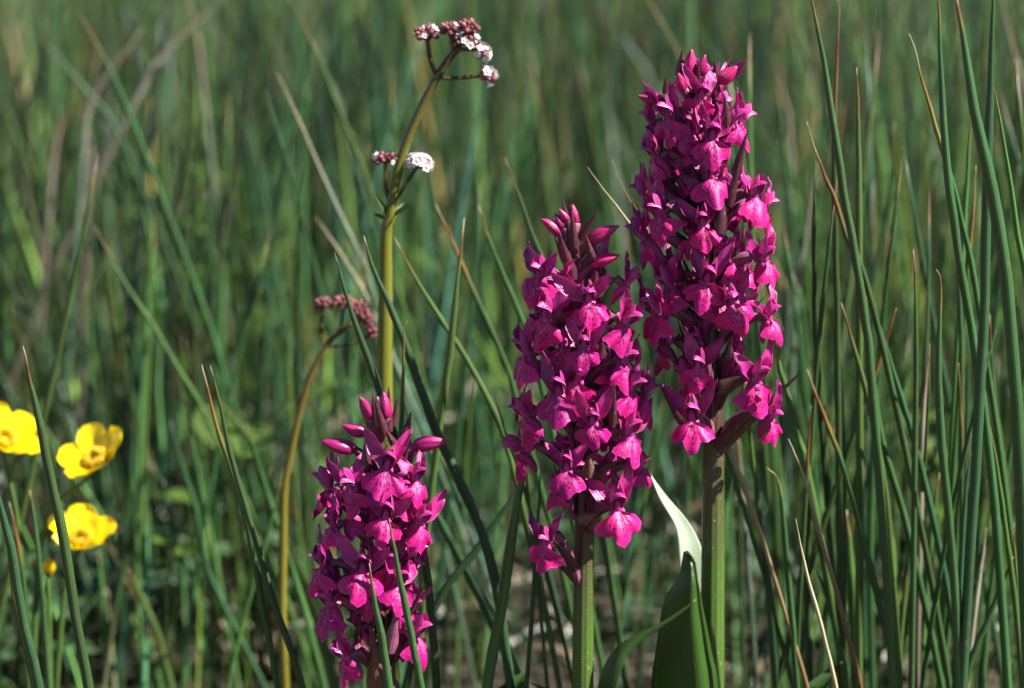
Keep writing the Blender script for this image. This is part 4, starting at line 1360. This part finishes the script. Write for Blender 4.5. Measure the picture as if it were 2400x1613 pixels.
def buttercup_bud(pts, Y, size, label, mat):
    P = [atc('I', x, y, Y) for x, y in pts]
    top = P[0]
    path = smooth_path(to_ground(P, Y)[::-1], 20)
    base = Vector(path[0])
    r = root('buttercup', base, label, 'buttercup')
    link('stem', make_mesh('stem', tube(path - np.array(base), .0006, 8), M['but_stem']), r)
    q = Vector((.2, -.4, 1)).normalized().to_track_quat('Z', 'Y').to_matrix().to_4x4()
    Mx = Matrix.Translation(top - base) @ q @ Matrix.Scale(size, 4)
    for k in range(5):
        a = k / 5 * 6.2832
        out = Vector((math.cos(a), math.sin(a), 0))
        d = lamina(tuple(out * .5), tuple(out * .75 + UP), tuple(-out + UP * .3), 5.4, 4.2, lance(.8, .55, .4), bend=70, cup=.5, nv=8, nu=7)
        link('petal', make_mesh('petal', mm(d), M[mat]), r, Mx)
        out2 = Vector((math.cos(a + .6), math.sin(a + .6), 0))
        d = lamina(tuple(out2 * .6 - UP * .2), tuple(out2 * .9 + UP), tuple(-out2 + UP * .3), 3.2, 2.0, lance(.8, .6, .4), bend=45, cup=.5, nv=6, nu=5)
        link('sepal', make_mesh('sepal', mm(d), M['but_stem']), r, Mx)


buttercup_bud([(380, 1395), (390, 1600), (400, 2000)], .84, 1.15, 'half open yellow buttercup bud low beside the thin rush stem', 'but_petal')
buttercup_bud([(268, 1310), (300, 1450), (340, 1650), (360, 2000)], .845, .42, 'tiny yellow green buttercup bud', 'but_centre')


# ------------------------------------------------------------------ low herbs on the soil
M['herb'] = skin_material('herb_leaf', (.05, .11, .04), (.11, .19, .08), .4, .5, 20, .2, 200)


def herb(x, y, n, size, label, group, mat='herb'):
    r = root('low_herb', (x, y, -.004), label, 'herb', group)
    for k in range(n):
        az = k * 2.4 + random.uniform(-.3, .3)
        d = Vector((math.cos(az), math.sin(az), 0))
        h = random.uniform(.012, .035) * size
        L = random.uniform(.012, .022) * min(size, 1.5)
        out = random.uniform(.004, .018) * min(size, 1.6)
        P = smooth_path([(0, 0, 0), tuple(d * out * .5 + UP * h * .7), tuple(d * out + UP * h)], 7)
        link('leaf_stalk', make_mesh('leaf_stalk', tube(P, .0005, 6), M['but_stem']), r)
        dd = lamina((0, 0, 0), d + UP * random.uniform(.1, .8), -d * .3 + UP, L, L * random.uniform(.45, .8), lance(.8, .6, .3), bend=random.uniform(-45, -10), cup=.25, nv=8, nu=7, ripple=.0006)
        link('leaf', make_mesh('leaf', dd, M[mat]), r, Matrix.Translation(d * out + UP * h))


for (px, Y) in [(60, 1.0), (150, 1.03), (250, 1.06), (30, 1.1), (400, 1.05), (520, 1.1), (750, 1.04), (1100, 1.08), (1900, 1.06), (2250, .98), (2330, 1.05), (1500, 1.1)]:
    p = at(px, 1500, Y)
    herb(p.x, Y, random.randint(5, 8), random.uniform(.9, 1.5), 'low leafy herb on the ground among the rush bases', 'low herbs on the soil')

M['herb_bright'] = skin_material('herb_leaf_bright', (.06, .115, .018), (.11, .18, .03), .35, .5, 20, .2, 200)
for k in range(6):
    Y = random.uniform(1.0, 1.5)
    p = at(random.uniform(420, 2350), 1400, Y)
    herb(p.x, Y, random.randint(6, 10), random.uniform(2.2, 4.6), 'taller leafy herb with bright green leaves among the meadow rushes', 'leafy herbs in the meadow', 'herb_bright')
